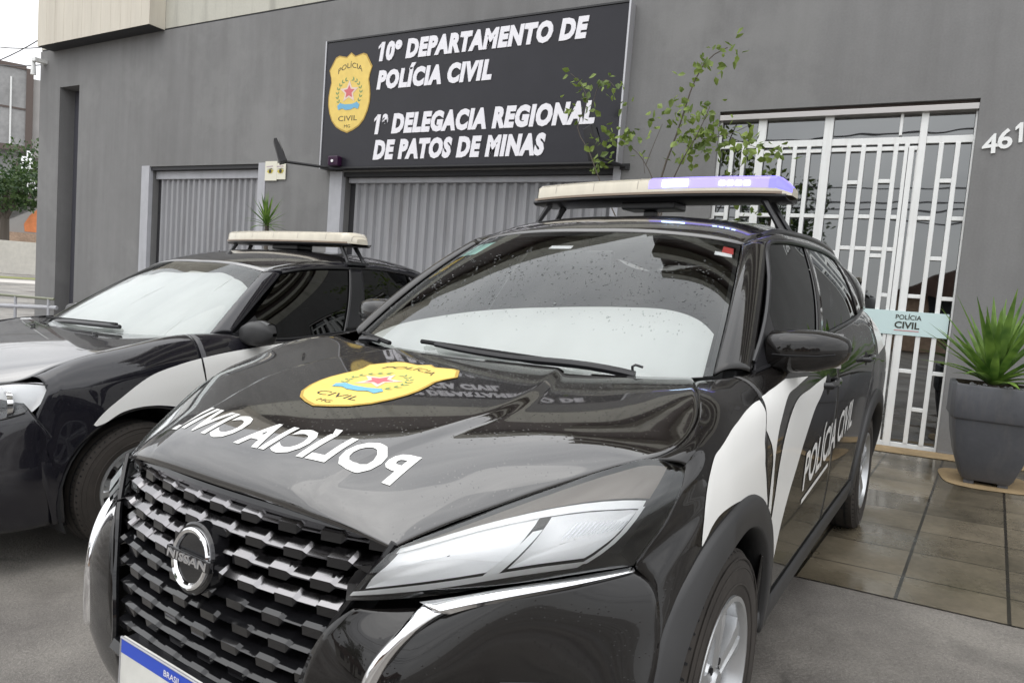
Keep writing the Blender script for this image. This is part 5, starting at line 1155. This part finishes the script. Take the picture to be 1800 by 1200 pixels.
for sg in (1, -1):
    mb = MB(); mb.tube([p*(sg, 1, 1) for p in be2], .009, 6); mb.build('window_trim', m_satin, sal)
    mb = MB(); mb.tube([p*(sg, 1, 1) + (sg*.004, 0, 0) for p in fg2[:, 26]], .006, 6); mb.tube([p*(sg, 1, 1) + (sg*.004, 0, 0) for p in fg2[12, :27]], .008, 6); mb.build('window_trim', m_satin, sal)
    mb = MB(); mb.add([np.array(p)*(sg, 1, 1) for p in ((.762, 1.47, 1.010), (.797, 1.66, .978), (.742, 1.62, 1.10))], [(0, 1, 2)]); solid(mb.build('mirror_triangle', m_satin, sal, smooth=False), .012, 0)
    rows = []
    for x, h, d, yc, z in [(.775, .012, .03, 1.545, 1.0), (.79, .052, .07, 1.545, 1.005), (.84, .068, .085, 1.55, 1.012), (.90, .068, .08, 1.555, 1.014), (.945, .05, .06, 1.565, 1.012), (.962, .01, .02, 1.575, 1.01)]:
        pw = lambda q: math.copysign(abs(q)**.6, q)
        rows.append([(sg*x, yc + (d if math.cos(a) < 0 else d*.5)*pw(math.cos(a)), z + h*pw(math.sin(a))) for a in np.linspace(0, 2*math.pi, 22, endpoint=False)])
    mb = MB(); mb.grid(rows, closed=True, ref=(sg*.87, 1.55, 1.01)); mr2 = mb.build('door_mirror', m_clad, sal, angle=60)
    mb = MB(); mb.grid([[np.array(p)*1.0 + (0, 0, .002) for p in [(sg*x, yc - .8*d*math.cos(a), z + .01 + h*math.sin(a)) for a in np.linspace(.35, 2.6, 10)]] for x, h, d, yc, z in [(.80, .05, .07, 1.545, 1.008), (.85, .062, .08, 1.55, 1.012), (.90, .062, .076, 1.555, 1.014), (.94, .048, .06, 1.563, 1.012)]], ref=(sg*.87, 1.55, 1.0)); mb.build('mirror_cap', m_piano, mr2)
    mb = MB(); mb.tube([(sg*.765, 1.56, .985), (sg*.83, 1.56, .975), (sg*.86, 1.555, .98)], .022, 8); mb.build('mirror_arm', m_clad, mr2)
    V, F = strip_mesh([(.655, .640), (.70, .688), (.777, .745), (.926, .835), (1.06, .872), (1.26, .905)], [(.665, .632), (.70, .640), (.777, .679), (.885, .694), (1.03, .676), (1.27, .58)], 50, 16); V = [(min(y, df2(S2.t_of_z(y, z)) - .004), z) for y, z in V]
    i = 0 if sg > 0 else 1
    mb = MB(); mb.add(drape_side(SB2 if sg > 0 else SB2R, V, .0018, sg), F if sg > 0 else [f[::-1] for f in F]); mb.build('white_flash', m_vinyl, wings2[i])
    V, F = strip_mesh([(1.21, .899), (1.36, .917), (1.532, .930), (1.85, .948), (2.34, .975)], [(1.235, .60), (1.33, .72), (1.46, .835), (1.75, .900), (2.34, .962)], 50, 16); V = [(max(y, df2(S2.t_of_z(y, z)) + .004), z) for y, z in V]
    mb = MB(); mb.add(drape_side(SB2 if sg > 0 else SB2R, V, .0018, sg), F if sg > 0 else [f[::-1] for f in F]); mb.build('white_flash', m_vinyl, fdo2[i])
    V, F = strip_mesh([(1.26, .58), (1.40, .70), (1.55, .815), (1.78, .885), (2.30, .945)], [(1.30, .45), (1.45, .55), (1.65, .66), (1.95, .76), (2.30, .82)], 40, 16)
    mb = MB(); mb.add(drape_side(SB2 if sg > 0 else SB2R, V, .0018, sg), F if sg > 0 else [f[::-1] for f in F]); mb.build('white_flash', m_vinyl, fdo2[i])
mb = MB(); mb.grid([[(-.72, 1.36, .985), (-.5, 1.15, .965), (0, 1.06, .97), (.5, 1.15, .965), (.72, 1.36, .985)], [(-.72, 1.15, .95), (-.5, 1.05, .95), (0, 1.0, .95), (.5, 1.05, .95), (.72, 1.15, .95)]], ref=(0, 1, 0)); mb.build('cowl', m_satin, sal)
mb = MB(); mb.tube(spl([(-.45, 1.17, 1.0), (-.2, 1.10, 1.018), (.1, 1.09, 1.022), (.30, 1.11, 1.022)], 14), .012, 8); wp2 = mb.build('wiper', m_satin, sal); mb = MB(); mb.tube([(-.50, 1.16, 1.02), (.28, 1.105, 1.035)], .009, 6); mb.build('wiper_blade', m_void, wp2)
for x, y in ((-.3, .98), (.3, .98)):
    mb = MB(); p = drape_top(bvh_of([hood2_g]), [(x, y)], .004)[0]; mb.lathe([(.014, 0), (.012, .01), (0, .012)], 8, p, (0, 0, 1)); mb.build('washer_jet', m_satin, hood2)
mb = MB(); mb.bb(-.62, .62, 1.35, 1.9, .82, .95); mb.bb(-.74, -.70, 1.3, 3.6, .4, .94); mb.bb(.70, .74, 1.3, 3.6, .4, .94); mb.bb(-.7, .7, 1.2, 4.1, .26, .30); mb.bb(-.5, .5, 1.9, 3.5, 1.37, 1.38); mb.bb(-.6, .6, 3.4, 3.45, .4, 1.25)
for x in (-.34, .34): mb.box((x, 2.45, .80), (.48, .14, .60), Matrix.Rotation(-.25, 3, 'X')); mb.box((x, 2.55, 1.20), (.26, .10, .18), Matrix.Rotation(-.15, 3, 'X'))
bevel(mb.build('cabin_interior', m_cabin, sal, smooth=False), .02)
mb = MB(); mb.bb(-.72, .72, .55, 4.1, .17, .22); mb.bb(-.46, .46, .15, 1.2, .22, .74); mb.build('underbody', m_void, sal, smooth=False)
rb = patch([[(.54, 3.74, 1.30), (0, 3.72, 1.36), (-.54, 3.74, 1.30)], [(.62, 4.0, 1.06), (0, 4.02, 1.09), (-.62, 4.0, 1.06)], [(.55, 4.3, 1.0), (0, 4.33, 1.02), (-.55, 4.3, 1.0)], [(.65, 4.32, .70), (0, 4.36, .70), (-.65, 4.32, .70)], [(.62, 4.30, .32), (0, 4.33, .32), (-.62, 4.30, .32)]], 20, 30)
mb = MB(); mb.grid(rb, ref=INS); mb.build('boot_lid', m_paint2, sal)
lightbar(sal, 2.56, 1.574, .632, False, foot=.134)
# ------------------------------------------------------------------ plants
def blade(mb, base, d, L, wd, droop, n=9, fold=.35):
    d = nrm(d); side = nrm(np.cross(d, (0, 0, 1.))) if abs(d[2]) < .98 else np.array([1., 0, 0]); p = np.array(base, float); rows = []
    for i in range(n):
        t = i/(n-1); wdt = wd*(.75 + .9*t - 1.1*t*t) * (1 - t**3) + .0012
        up = nrm(np.cross(side, d)); rows.append([p - side*wdt + up*wdt*fold, p, p + side*wdt + up*wdt*fold])
        p = p + d*L/(n-1); d = nrm(d + np.array([0, 0, -droop/(n-1)]))
    mb.grid(rows)
def yucca(name, label, base, L, n, parent_stem=None, seed=1, wd=.018, lo_e=8):
    rg = np.random.RandomState(seed); t = thing(name, label, 'plant', base)
    mb = MB(); mb.tube([(0, 0, -.02), (.005, 0, .08 if not parent_stem else parent_stem), ], [.03, .024], 8); mb.build('stem', m_bark, t)
    h = .06 if not parent_stem else parent_stem; mb = MB()
    for i in range(n):
        a = i*2.39996 + rg.uniform(-.2, .2); e = R(lo_e + (86 - lo_e)*((i + .5)/n)**.8 + rg.uniform(-6, 6)); d = (math.cos(a)*math.cos(e), math.sin(a)*math.cos(e), math.sin(e))
        l = L*rg.uniform(.75, 1.05)*(.70 + .30*min(1, 2*i/n)); blade(mb, (.012*d[0], .012*d[1], (h*(.55 + .45*i/n) if not parent_stem else h - .10 + .10*i/n)), d, l, wd*rg.uniform(.8, 1.15), (.75 if e < .6 else .25)*rg.uniform(.6, 1.3))
    mb.build('leaves', m_yucca, t, smooth=True, angle=180); return t
PX, PY = .685, 5.97; pz = G(PX, PY)
pot = thing('plant_pot', 'big square tapered grey pot standing on the wet paving by the glass door', 'plant pot', (PX, PY, pz))
prof = [(.145, .035), (.16, .06), (.205, .20), (.235, .34), (.250, .455), (.253, .468), (.262, .472), (.268, .485), (.268, .70), (.262, .712), (.235, .712), (.228, .66), (.0, .655)]
def sq(h, z, rr=.12):
    P = []
    for k in range(40):
        a = 2*math.pi*k/40 + math.pi/4; c, s = math.cos(a), math.sin(a); q = (abs(c)**9 + abs(s)**9)**(-1/9); P.append((h*c*q, h*s*q, z))
    return P
mb = MB(); mb.grid([sq(h, z) for h, z in prof[:11]], closed=True, ref=(0, 0, .4)); mb.build('pot_body', m_pot, pot, angle=40)
mb = MB(); mb.grid([sq(h, z) for h, z in ((.236, .713), (.228, .66), (.1, .672), (.001, .675))], closed=True, ref=(0, 0, 0)); mb.build('soil', m_soil, pot)
for sx_ in (-1, 1):
    for sy_ in (-1, 1): mb = MB(); mb.box((sx_*.10, sy_*.10, .018), (.06, .06, .036)); mb.build('foot', m_pot, pot, smooth=False)
yucca('yucca', 'bright green yucca with long pointed leaves growing in the big grey pot', (PX - .02, PY, pz + .67), .66, 54, seed=4, wd=.032, lo_e=14)
mb = MB(); rg = np.random.RandomState(3)
for _ in range(26): mb.lathe([(0, -.014), (.016, -.006), (.014, .008), (0, .014)], 7, (PX + rg.uniform(-.2, .2), PY + rg.uniform(-.2, .2), pz + .685), nrm(rg.normal(size=3)))
tag(mb.build('pebbles', m_frame), 'grey pebbles lying on the soil of the big square pot', 'pebbles', kind='stuff')
sheet_p = MB(); P0 = [(.47, 5.76), (.60, 5.70), (.78, 5.71), (.93, 5.75), (.96, 5.92), (.93, 6.25), (.45, 6.25), (.42, 5.95)]
c_ = spl(P0, 40, closed=True); sheet_p.add([(x, y, G(x, y) + .010) for x, y in c_], [tuple(range(39))]); tag(sheet_p.build('dry_pavement_patch', m_dry), kind='structure')
sy = yucca('small_yucca', 'small thin stemmed yucca rising behind the saloon near the smaller gate', (-7.15, 6.3, G(-7.15, 6.3) + .35), .36, 40, parent_stem=1.62, seed=9, wd=.017, lo_e=-5)
pt2 = MB(); pt2.lathe([(.0, 0), (.13, 0), (.18, .36), (.17, .38), (.155, .34), (0, .33)], 24, (-7.15, 6.3, G(-7.15, 6.3)), (0, 0, 1)); tag(pt2.build('small_plant_pot', m_pot), 'small round grey pot with the thin stemmed yucca', 'plant pot')
# sparse young tree behind the SUV
sap = thing('young_tree', 'slender young tree with sparse small leaves growing between the sign and the glass door', 'tree', (-1.92, 6.08, G(-1.92, 6.08)))
inv = Matrix.Translation((1.92, -6.08, -G(-1.92, 6.08)))
Y6 = 6.1
def b3(P, dy=0): return [np.array((x, Y6 + dy*i/len(P), z)) for i, (x, z) in enumerate(P)]
brs = [(b3([(-1.92, .06), (-1.95, 1.2), (-1.935, 1.9), (-1.94, 2.33), (-1.86, 2.62), (-1.80, 2.85), (-1.745, 3.08), (-1.64, 3.30), (-1.47, 3.40)]), .016, .004),
       (b3([(-1.95, 1.3), (-2.3, 1.9), (-2.52, 2.30), (-2.62, 2.52), (-2.76, 2.78), (-2.67, 2.98), (-2.72, 3.12), (-2.84, 3.24)], -.2), .008, .0025),
       (b3([(-2.67, 2.98), (-2.56, 3.20), (-2.44, 3.12)], -.1), .003, .002), (b3([(-1.94, 2.05), (-2.1, 2.42), (-2.28, 2.60), (-2.48, 2.66)], .15), .006, .002), (b3([(-2.1, 2.42), (-2.05, 2.62), (-2.0, 2.80)], .1), .004, .002),
       (b3([(-1.93, 1.9), (-1.83, 2.25), (-1.74, 2.44), (-1.62, 2.64), (-1.52, 2.86)], -.25), .008, .003), (b3([(-1.62, 2.64), (-1.40, 2.66), (-1.22, 2.72)], -.1), .004, .002), (b3([(-1.40, 2.66), (-1.15, 2.56), (-.97, 2.52)], .1), .003, .002),
       (b3([(-2.1, 2.35), (-2.13, 2.5)], 0), .003, .002), (b3([(-1.93, 2.0), (-1.55, 2.2), (-1.3, 2.3), (-1.18, 2.42)], -.3), .005, .002)]
mb = MB()
for P, r0, r1 in brs: mb.tube(spl(P, 24), list(np.linspace(r0, r1, 24)), 6)
o = mb.build('trunk', m_bark, sap); o.matrix_parent_inverse = inv
mb = MB(); rg = np.random.RandomState(11)
def leaf(p, l):
    d = nrm(rg.normal(size=3) + np.array([0, -.3, -.5])); s = nrm(np.cross(d, rg.normal(size=3))); n = np.cross(d, s); w_ = l*.34
    mb.add([p, p + d*l*.35 + s*w_ + n*l*.08, p + d*l*.75 + s*w_*.6 + n*l*.02, p + d*l, p + d*l*.75 - s*w_*.6 + n*l*.02, p + d*l*.35 - s*w_ + n*l*.08, p + d*l*.5 - n*l*.04], [(0, 1, 6), (1, 2, 6), (2, 3, 6), (3, 4, 6), (4, 5, 6), (5, 0, 6)])
def cluster(x, z, n, sx, sz, dy=0):
    for _ in range(n): leaf(np.array((x + rg.normal()*sx, Y6 + dy + rg.normal()*.09, z + rg.normal()*sz)), rg.uniform(.05, .092))
for c in [(-2.83, 3.22, 9, .03, .06), (-2.76, 3.14, 8, .04, .06), (-2.58, 3.20, 8, .04, .04), (-2.47, 3.13, 10, .05, .05), (-2.40, 3.06, 6, .03, .05), (-2.82, 2.93, 9, .05, .05), (-2.70, 2.98, 9, .05, .04), (-2.60, 2.45, 13, .06, .07), (-2.48, 2.45, 7, .05, .05),
          (-2.50, 2.66, 18, .07, .06), (-2.34, 2.70, 18, .07, .05), (-2.22, 2.68, 8, .05, .05), (-2.10, 2.78, 8, .05, .05), (-2.01, 2.86, 7, .03, .05), (-2.14, 2.52, 4, .02, .03),
          (-1.84, 2.76, 12, .04, .07), (-1.79, 2.90, 12, .05, .06), (-1.82, 3.02, 9, .04, .06), (-1.76, 3.12, 7, .04, .05), (-1.65, 3.32, 14, .05, .05), (-1.58, 3.30, 5, .04, .05), (-1.43, 3.40, 12, .04, .05), (-1.50, 3.22, 3, .02, .03),
          (-1.72, 2.62, 30, .08, .09), (-1.58, 2.76, 34, .08, .09), (-1.55, 2.60, 34, .09, .09), (-1.66, 2.82, 14, .06, .06), (-1.74, 2.46, 8, .05, .04), (-1.40, 2.62, 18, .08, .06), (-1.26, 2.68, 16, .06, .07), (-1.12, 2.58, 12, .06, .05), (-.99, 2.52, 12, .05, .06), (-1.02, 2.44, 6, .04, .05), (-1.16, 2.45, 6, .05, .05), (-1.3, 2.28, 12, .08, .07), (-1.2, 2.12, 14, .08, .08)]: cluster(*c)
o = mb.build('crown', m_sapling, sap, smooth=False); o.matrix_parent_inverse = inv

# ------------------------------------------------------------------ street beyond the left corner of the building
def at(px, py, dist):
    """a point in the street seen past the corner, dist metres away"""
    d = f0 + r0*(px - 900)/1215.93 - u0*(py - 600)/1215.93; return np.array([0, 0, 1.221862]) + d/np.linalg.norm(d)*dist
r0, u0, f0 = np.array([0.872272, 0.482831, 0.077563]), np.array([-0.104474, 0.029046, 0.994103]), np.array([-0.477731, 0.875232, -0.07578])
YAW = R(63); ex, ey = np.array([math.cos(YAW), math.sin(YAW), 0]), np.array([-math.sin(YAW), math.cos(YAW), 0])   # ex to the right as seen, ey away
m_conc = M('weathered_concrete', (.30, .30, .30), .85, noise=[(.6, .15, None), (3, .12, None)])
m_plaster = M('pale_plaster', (.55, .53, .48), .85, noise=[(.8, .1, (1, 1, .3)), (5, .08, None)])
m_brick = M('old_brick', (.42, .30, .22), .9, noise=[(1.5, .2, None), (9, .2, None)])
m_greyw = M('grey_gable_paint', (.36, .35, .34), .85, noise=[(.7, .08, None)])
m_orange = M('orange_paint', (.70, .25, .10), .8, noise=[(2, .2, None)])
m_rust = M('rust_trim', (.11, .085, .075), .7)
m_roof = M('clay_roof', (.10, .062, .05), .85, noise=[(3, .25, None)])
m_pane = M('dark_window_pane', (.03, .035, .04), .1)
def frame_at(p):                                # local axes: x right, y away, z up
    return Matrix(((ex[0], ey[0], 0, p[0]), (ex[1], ey[1], 0, p[1]), (0, 0, 1, p[2]), (0, 0, 0, 1)))
gz = G(-20, 10)
p = at(52, 430, 74); p[2] = gz
fb = thing('far_building', 'grey concrete upper storey of a far building above the dark tree', 'building', matrix=frame_at(p))
zt_ = at(52, 117, 74)[2] - gz; zb_ = at(52, 257, 74)[2] - gz
mb = MB(); mb.bb(-14, -.5, 0, 8, zb_, zt_); mb.bb(-13, -1, 1, 8, 0, zb_); mb.build('wall', m_conc, fb, smooth=False)
mb = MB(); mb.bb(-.499, .0, -.15, .4, zb_ - .3, zt_ + .1); mb.bb(-14, -.5, -.1, -.001, zb_ - .5, zb_ - .02); mb.bb(-14, -.5, -.1, -.001, zt_ - .02, zt_ + .35); mb.build('frame_edge', m_rust, fb, smooth=False)
mb = MB(); mb.bb(.001, 3, .3, 8, zb_ - .8, zt_ - .6); mb.build('side_wall', m_greyw, fb, smooth=False)
mb = MB(); mb.bb(-14, -.5, -.06, -.002, (zb_ + zt_)/2 - .2, (zb_ + zt_)/2 - .05); mb.build('string_course', m_rust, fb, smooth=False)
mb = MB(); mb.tube([(-1.55, -.1, zb_), (-1.55, -.1, zt_ - .8)], .07, 8); mb.build('drain_pipe', m_white, fb)
p = at(45, 470, 58); p[2] = gz
ho = thing('gable_house', 'grey gabled house with an orange painted patch behind the pale street wall', 'house', matrix=frame_at(p))
zl = at(0, 385, 58)[2] - gz; zr = at(65, 338, 58)[2] - gz; sl_ = (zr - zl)/(2.9)
mb = MB(); poly = [(-9, 0), (5, 0), (5, zr + 1.2*sl_*2 - .0), (2.2, zr + sl_*1.6), (-9, zl - sl_*7)]
mb.prism(poly, lambda q: (q[0], 0, q[1]), lambda q: (q[0], 7, q[1])); mb.build('wall', m_greyw, ho, smooth=False, recalc=True)
mb = MB(); mb.prism([(-9.2, zl - sl_*7.1), (2.3, zr + sl_*1.7), (2.3, zr + sl_*1.7 + .2), (-9.2, zl - sl_*7.1 + .2)], lambda q: (q[0], -.3, q[1]), lambda q: (q[0], 7.2, q[1])); mb.build('roof', m_rust, ho, smooth=False, recalc=True)
mb = MB(); zo = at(55, 408, 58)[2] - gz; mb.add([(-.1, -.02, zo), (2, -.02, zo), (2, -.02, zo + 1.75), (.6, -.02, zo + 1.6), (.15, -.02, zo + 1.1), (-.15, -.02, zo + .5)], [tuple(range(6))]); mb.build('painted_patch', m_orange, ho, smooth=False)
mb = MB(); mb.bb(-9, 5, -.35, -.01, 0, zo - .1); mb.build('brick_base', m_brick, ho, smooth=False)
p = at(30, 492, 46); p[2] = gz
wl_ = MB(); wl_.bb(-9, 5, 0, .2, 0, 1.75); o = wl_.build('street_wall', m_plaster, smooth=False); o.matrix_world = frame_at(p); tag(o, 'pale plastered street wall under the gabled house at the far left', 'wall')
p = at(0, 508, 38); p[2] = gz + .01
vg = MB(); vg.add([(-9, 0, 0), (7, 0, 0), (7, 2.5, 0), (-9, 2.5, 0)], [(0, 1, 2, 3)]); o = vg.build('verge', M('verge_grass', (.16, .17, .05), .9, noise=[(4, .3, None)])); o.matrix_world = frame_at(p); tag(o, kind='structure')
# distant pavement strip
p = at(0, 515, 33); p[2] = gz + .008
vg = MB(); vg.add([(-9, 0, 0), (7, 0, 0), (7, 3.5, 0), (-9, 3.5, 0)], [(0, 1, 2, 3)]); o = vg.build('far_pavement', M('far_pavement_concrete', (.42, .40, .37), .85, noise=[(2, .1, None)])); o.matrix_world = frame_at(p); tag(o, kind='structure')
# guard rail before the building corner
rl_ = thing('guard_rail', 'grey tubular guard rail at the far left beside the building corner', 'railing', (-12, 5.8, gz)); inv = Matrix.Translation((12, -5.8, -gz))
A = [at(-40, 514, 14.0), at(95, 526, 13.2)]; B = [at(-40, 535, 14.0), at(100, 541, 13.2)]
mb = MB(); mb.tube(A, .022, 8); o = mb.build('top_bar', M('rail_olive', (.20, .21, .15), .5), rl_); o.matrix_parent_inverse = inv
mb = MB(); mb.tube(B, .035, 8); o = mb.build('lower_bar', m_frame, rl_); o.matrix_parent_inverse = inv
for k in (.12, .5, .93):
    a = A[0]*(1-k) + A[1]*k; mb = MB(); mb.tube([a, (a[0], a[1], gz - .1)], .022, 8); o = mb.build('post', m_frame, rl_); o.matrix_parent_inverse = inv
# cables in the sky
m_wire = M('black_cable', (.05, .05, .055), .6)
for lab, a, b in (('lowest sloping cable in the white sky left of the building', (-120, 75, 40), (110, 108, 34)), ('middle cable crossing the others in the white sky', (-120, 132, 42), (110, 42, 36)), ('highest faint cable in the white sky above the others', (-120, 47, 44), (110, 78, 38))):
    a, b = at(*a), at(*b); mb = MB(); mb.tube([a*(1-t) + b*t - np.array([0, 0, .5*4*t*(1-t)]) for t in np.linspace(0, 1, 14)], .022, 5); tag(mb.build('overhead_cable', m_wire), lab, 'cable', 'overhead cables')

def tree(name, label, base, h, rad, seed, n=2600, ls=.16, group=None):
    rg = np.random.RandomState(seed); t = thing(name, label, 'tree', base, 0, group)
    mb = MB(); mb.tube([(0, 0, -.1), (.1, 0, h*.3), (.05, .1, h*.55)], [rad*.10, rad*.075, rad*.04], 9)
    cl = []
    for k in range(13):
        a = k*2.4 + rg.uniform(-.4, .4); q = rad*rg.uniform(.35, .8); z = h*rg.uniform(.52, .95); e = np.array([q*math.cos(a), q*math.sin(a), z]); cl.append((e, rad*rg.uniform(.28, .45)))
        mb.tube([(.08, .03, h*rg.uniform(.3, .5)), e*.6 + np.array([0, 0, z*.38]), e], [rad*.035, rad*.025, rad*.01], 6)
    mb.build('trunk', m_bark, t); mb = MB()
    for i in range(n):
        c, r = cl[rg.randint(len(cl))]; p = c + nrm(rg.normal(size=3))*r*rg.uniform(.3, 1)**.5; d = nrm(rg.normal(size=3)); s = nrm(np.cross(d, rg.normal(size=3))); l = ls*rg.uniform(.6, 1.3)
        mb.add([p - s*l*.3, p + d*l*.5 - s*l*.32, p + d*l, p + d*l*.5 + s*l*.32], [(0, 1, 2, 3)])
    mb.build('crown', m_tree, t, smooth=False); return t
p = at(8, 300, 52); tree('street_tree', 'dark leafy tree before the far grey building at the left edge', (p[0], p[1], gz), p[2] - gz + 1.6, 3.6, 3, 5200, .26)

# ------------------------------------------------------------------ across the street, behind the photographer: seen only as reflections
def house(label, x, y, w_, d_, h, seed):
    t = thing('opposite_house', label, 'house', (x, y, gz), 0, 'houses across the street')
    mb = MB(); mb.bb(-w_/2, w_/2, -d_, 0, 0, h); mb.build('wall', [m_plaster, m_brick, m_conc][seed % 3], t, smooth=False)
    mb = MB(); mb.prism([(-w_/2 - .4, h), (w_/2 + .4, h), (0, h + w_*.26)], lambda q: (q[0], .4, q[1]), lambda q: (q[0], -d_ - .4, q[1])); mb.build('roof', m_roof, t, smooth=False, recalc=True)
    for k in (-.3, .28):
        mb = MB(); mb.bb(k*w_ - .7, k*w_ + .7, .001, .05, 1.0, 2.3); mb.build('window', m_pane, t, smooth=False)
    mb = MB(); mb.bb(-.5, .5, .001, .06, 0, 2.2); mb.build('door', m_brown, t, smooth=False)
house('house across the street with a clay roof, mirrored in the door glass', 4.5, -19, 9, 8, 2.3, 1)
house('wider pale house across the street with a clay roof', -7, -20, 11, 8, 2.2, 0)
house('grey house across the street at the right with a clay roof', 15, -20, 9, 8, 2.6, 2)
tree('opposite_tree', 'tall bushy tree across the street before the pale house', (-4.2, -13, gz), 5.6, 2.0, 22, 2600, .22, 'trees across the street')
tree('opposite_tree', 'low tree across the street between two houses', (-14, -15, gz), 4.4, 2.0, 23, 2200, .22, 'trees across the street')
for k, (z, dz) in enumerate(((4.35, .1), (4.6, .25), (4.85, .15), (5.2, .3), (6.5, .9))):
    mb = MB(); mb.tube([np.array((-30 + 60*t, -9 - .1*k, z + dz*t - .35*4*t*(1-t))) for t in np.linspace(0, 1, 20)], .022 if k < 4 else .03, 5)
    tag(mb.build('overhead_cable', m_wire), 'overhead cable strung along the street, mirrored in the door glass', 'cable', 'cables along the street')
# ------------------------------------------------------------------ pieces that can be told apart become parts of their own
def split_loose(o):
    me = o.data; n = len(me.vertices); par = list(range(n))
    def find(a):
        while par[a] != a: par[a] = par[par[a]]; a = par[a]
        return a
    for e in me.edges:
        a, b = find(e.vertices[0]), find(e.vertices[1])
        if a != b: par[a] = b
    groups = {}
    for p in me.polygons: groups.setdefault(find(p.vertices[0]), []).append(p)
    if len(groups) < 2: return
    co = [tuple(v.co) for v in me.vertices]; base = o.name.split('.')[0]
    sm = me.polygons[0].use_smooth
    for polys in groups.values():
        idx = sorted({v for p in polys for v in p.vertices}); mp = {v: i for i, v in enumerate(idx)}
        m2 = bpy.data.meshes.new(base); m2.from_pydata([co[v] for v in idx], [], [[mp[v] for v in p.vertices] for p in polys])
        for m in me.materials: m2.materials.append(m)
        if sm: m2.shade_smooth(); m2.set_sharp_from_angle(angle=R(35))
        q = o.copy(); q.data = m2; COL.objects.link(q)
    for c in list(o.children): raise RuntimeError('children on ' + o.name)
    bpy.data.objects.remove(o)
for o in [o for o in bpy.data.objects if o.type == 'MESH' and o.name.split('.')[0] in ('frame_post', 'side_trim', 'top_trim', 'wheel_housing', 'grille_frame', 'aerial_base', 'mounting_foot', 'headlight_rim', 'track_recess', 'skirting', 'printed_pupil', 'wheel_nut', 'fog_lamp_rib', 'frame_edge')]: split_loose(o)
# ------------------------------------------------------------------ daylight, camera
w = bpy.data.worlds.new('World'); sc.world = w; w.use_nodes = True; nt = w.node_tree; N = nt.nodes; L = nt.links
bg = N['Background']; bg.inputs['Strength'].default_value = .12
sky = N.new('ShaderNodeTexSky'); sky.sky_type = 'NISHITA'; sky.sun_disc = False; sky.sun_elevation = R(62); sky.sun_rotation = R(200)
tc = N.new('ShaderNodeTexCoord'); mp = N.new('ShaderNodeMapping'); mp.inputs['Scale'].default_value = (1, 1, 2.4); L.new(tc.outputs['Generated'], mp.inputs['Vector'])
nz = N.new('ShaderNodeTexNoise'); nz.inputs['Scale'].default_value = 2.2; nz.inputs['Detail'].default_value = 7; nz.inputs['Roughness'].default_value = .55; L.new(mp.outputs[0], nz.inputs['Vector'])
cr = N.new('ShaderNodeValToRGB'); e = cr.color_ramp.elements; e[0].position = .3; e[0].color = (.66, .67, .69, 1); e[1].position = .7; e[1].color = (1, 1, 1, 1); L.new(nz.outputs['Fac'], cr.inputs[0])
vm = N.new('ShaderNodeVectorMath'); vm.operation = 'SCALE'; L.new(cr.outputs[0], vm.inputs[0])
sx = N.new('ShaderNodeSeparateXYZ'); L.new(tc.outputs['Generated'], sx.inputs[0]); mr = N.new('ShaderNodeMapRange'); mr.inputs['From Min'].default_value = 0; mr.inputs['From Max'].default_value = 1; mr.inputs['To Min'].default_value = 11; mr.inputs['To Max'].default_value = 28
L.new(sx.outputs[2], mr.inputs['Value']); L.new(mr.outputs[0], vm.inputs['Scale'])          # an overcast sky is brightest overhead
mx = N.new('ShaderNodeMix'); mx.data_type = 'RGBA'; mx.inputs['Factor'].default_value = .9; L.new(sky.outputs[0], mx.inputs['A']); L.new(vm.outputs[0], mx.inputs['B']); L.new(mx.outputs['Result'], bg.inputs['Color'])
sl = bpy.data.lights.new('sun', 'SUN'); sl.energy = .6; sl.angle = R(60); sl.color = (1, .96, .90); so = bpy.data.objects.new('sun', sl); COL.objects.link(so)
az, el = R(200), R(62)                      # sun high behind the photographer
d = Vector((math.sin(az)*math.cos(el), math.cos(az)*math.cos(el), math.sin(el))); so.rotation_euler = d.to_track_quat('Z', 'Y').to_euler()
cam = bpy.data.cameras.new('camera'); co = bpy.data.objects.new('camera', cam); COL.objects.link(co); sc.camera = co
r_, u_, f_ = Vector((0.872272, 0.482831, 0.077563)), Vector((-0.104474, 0.029046, 0.994103)), Vector((-0.477731, 0.875232, -0.07578))
co.matrix_world = Matrix(((r_.x, u_.x, -f_.x, 0), (r_.y, u_.y, -f_.y, 0), (r_.z, u_.z, -f_.z, 1.221862), (0, 0, 0, 1)))
cam.sensor_width = 36; cam.lens = 1215.93 / 1800 * 36; cam.clip_start = .02; cam.clip_end = 2000
sc.view_settings.view_transform = 'Standard'; sc.view_settings.look = 'None'; sc.view_settings.exposure = 0; sc.view_settings.gamma = 1
sc.cycles.max_bounces = 10; sc.cycles.transparent_max_bounces = 16; sc.cycles.glossy_bounces = 6
sc.cycles.use_denoising = True
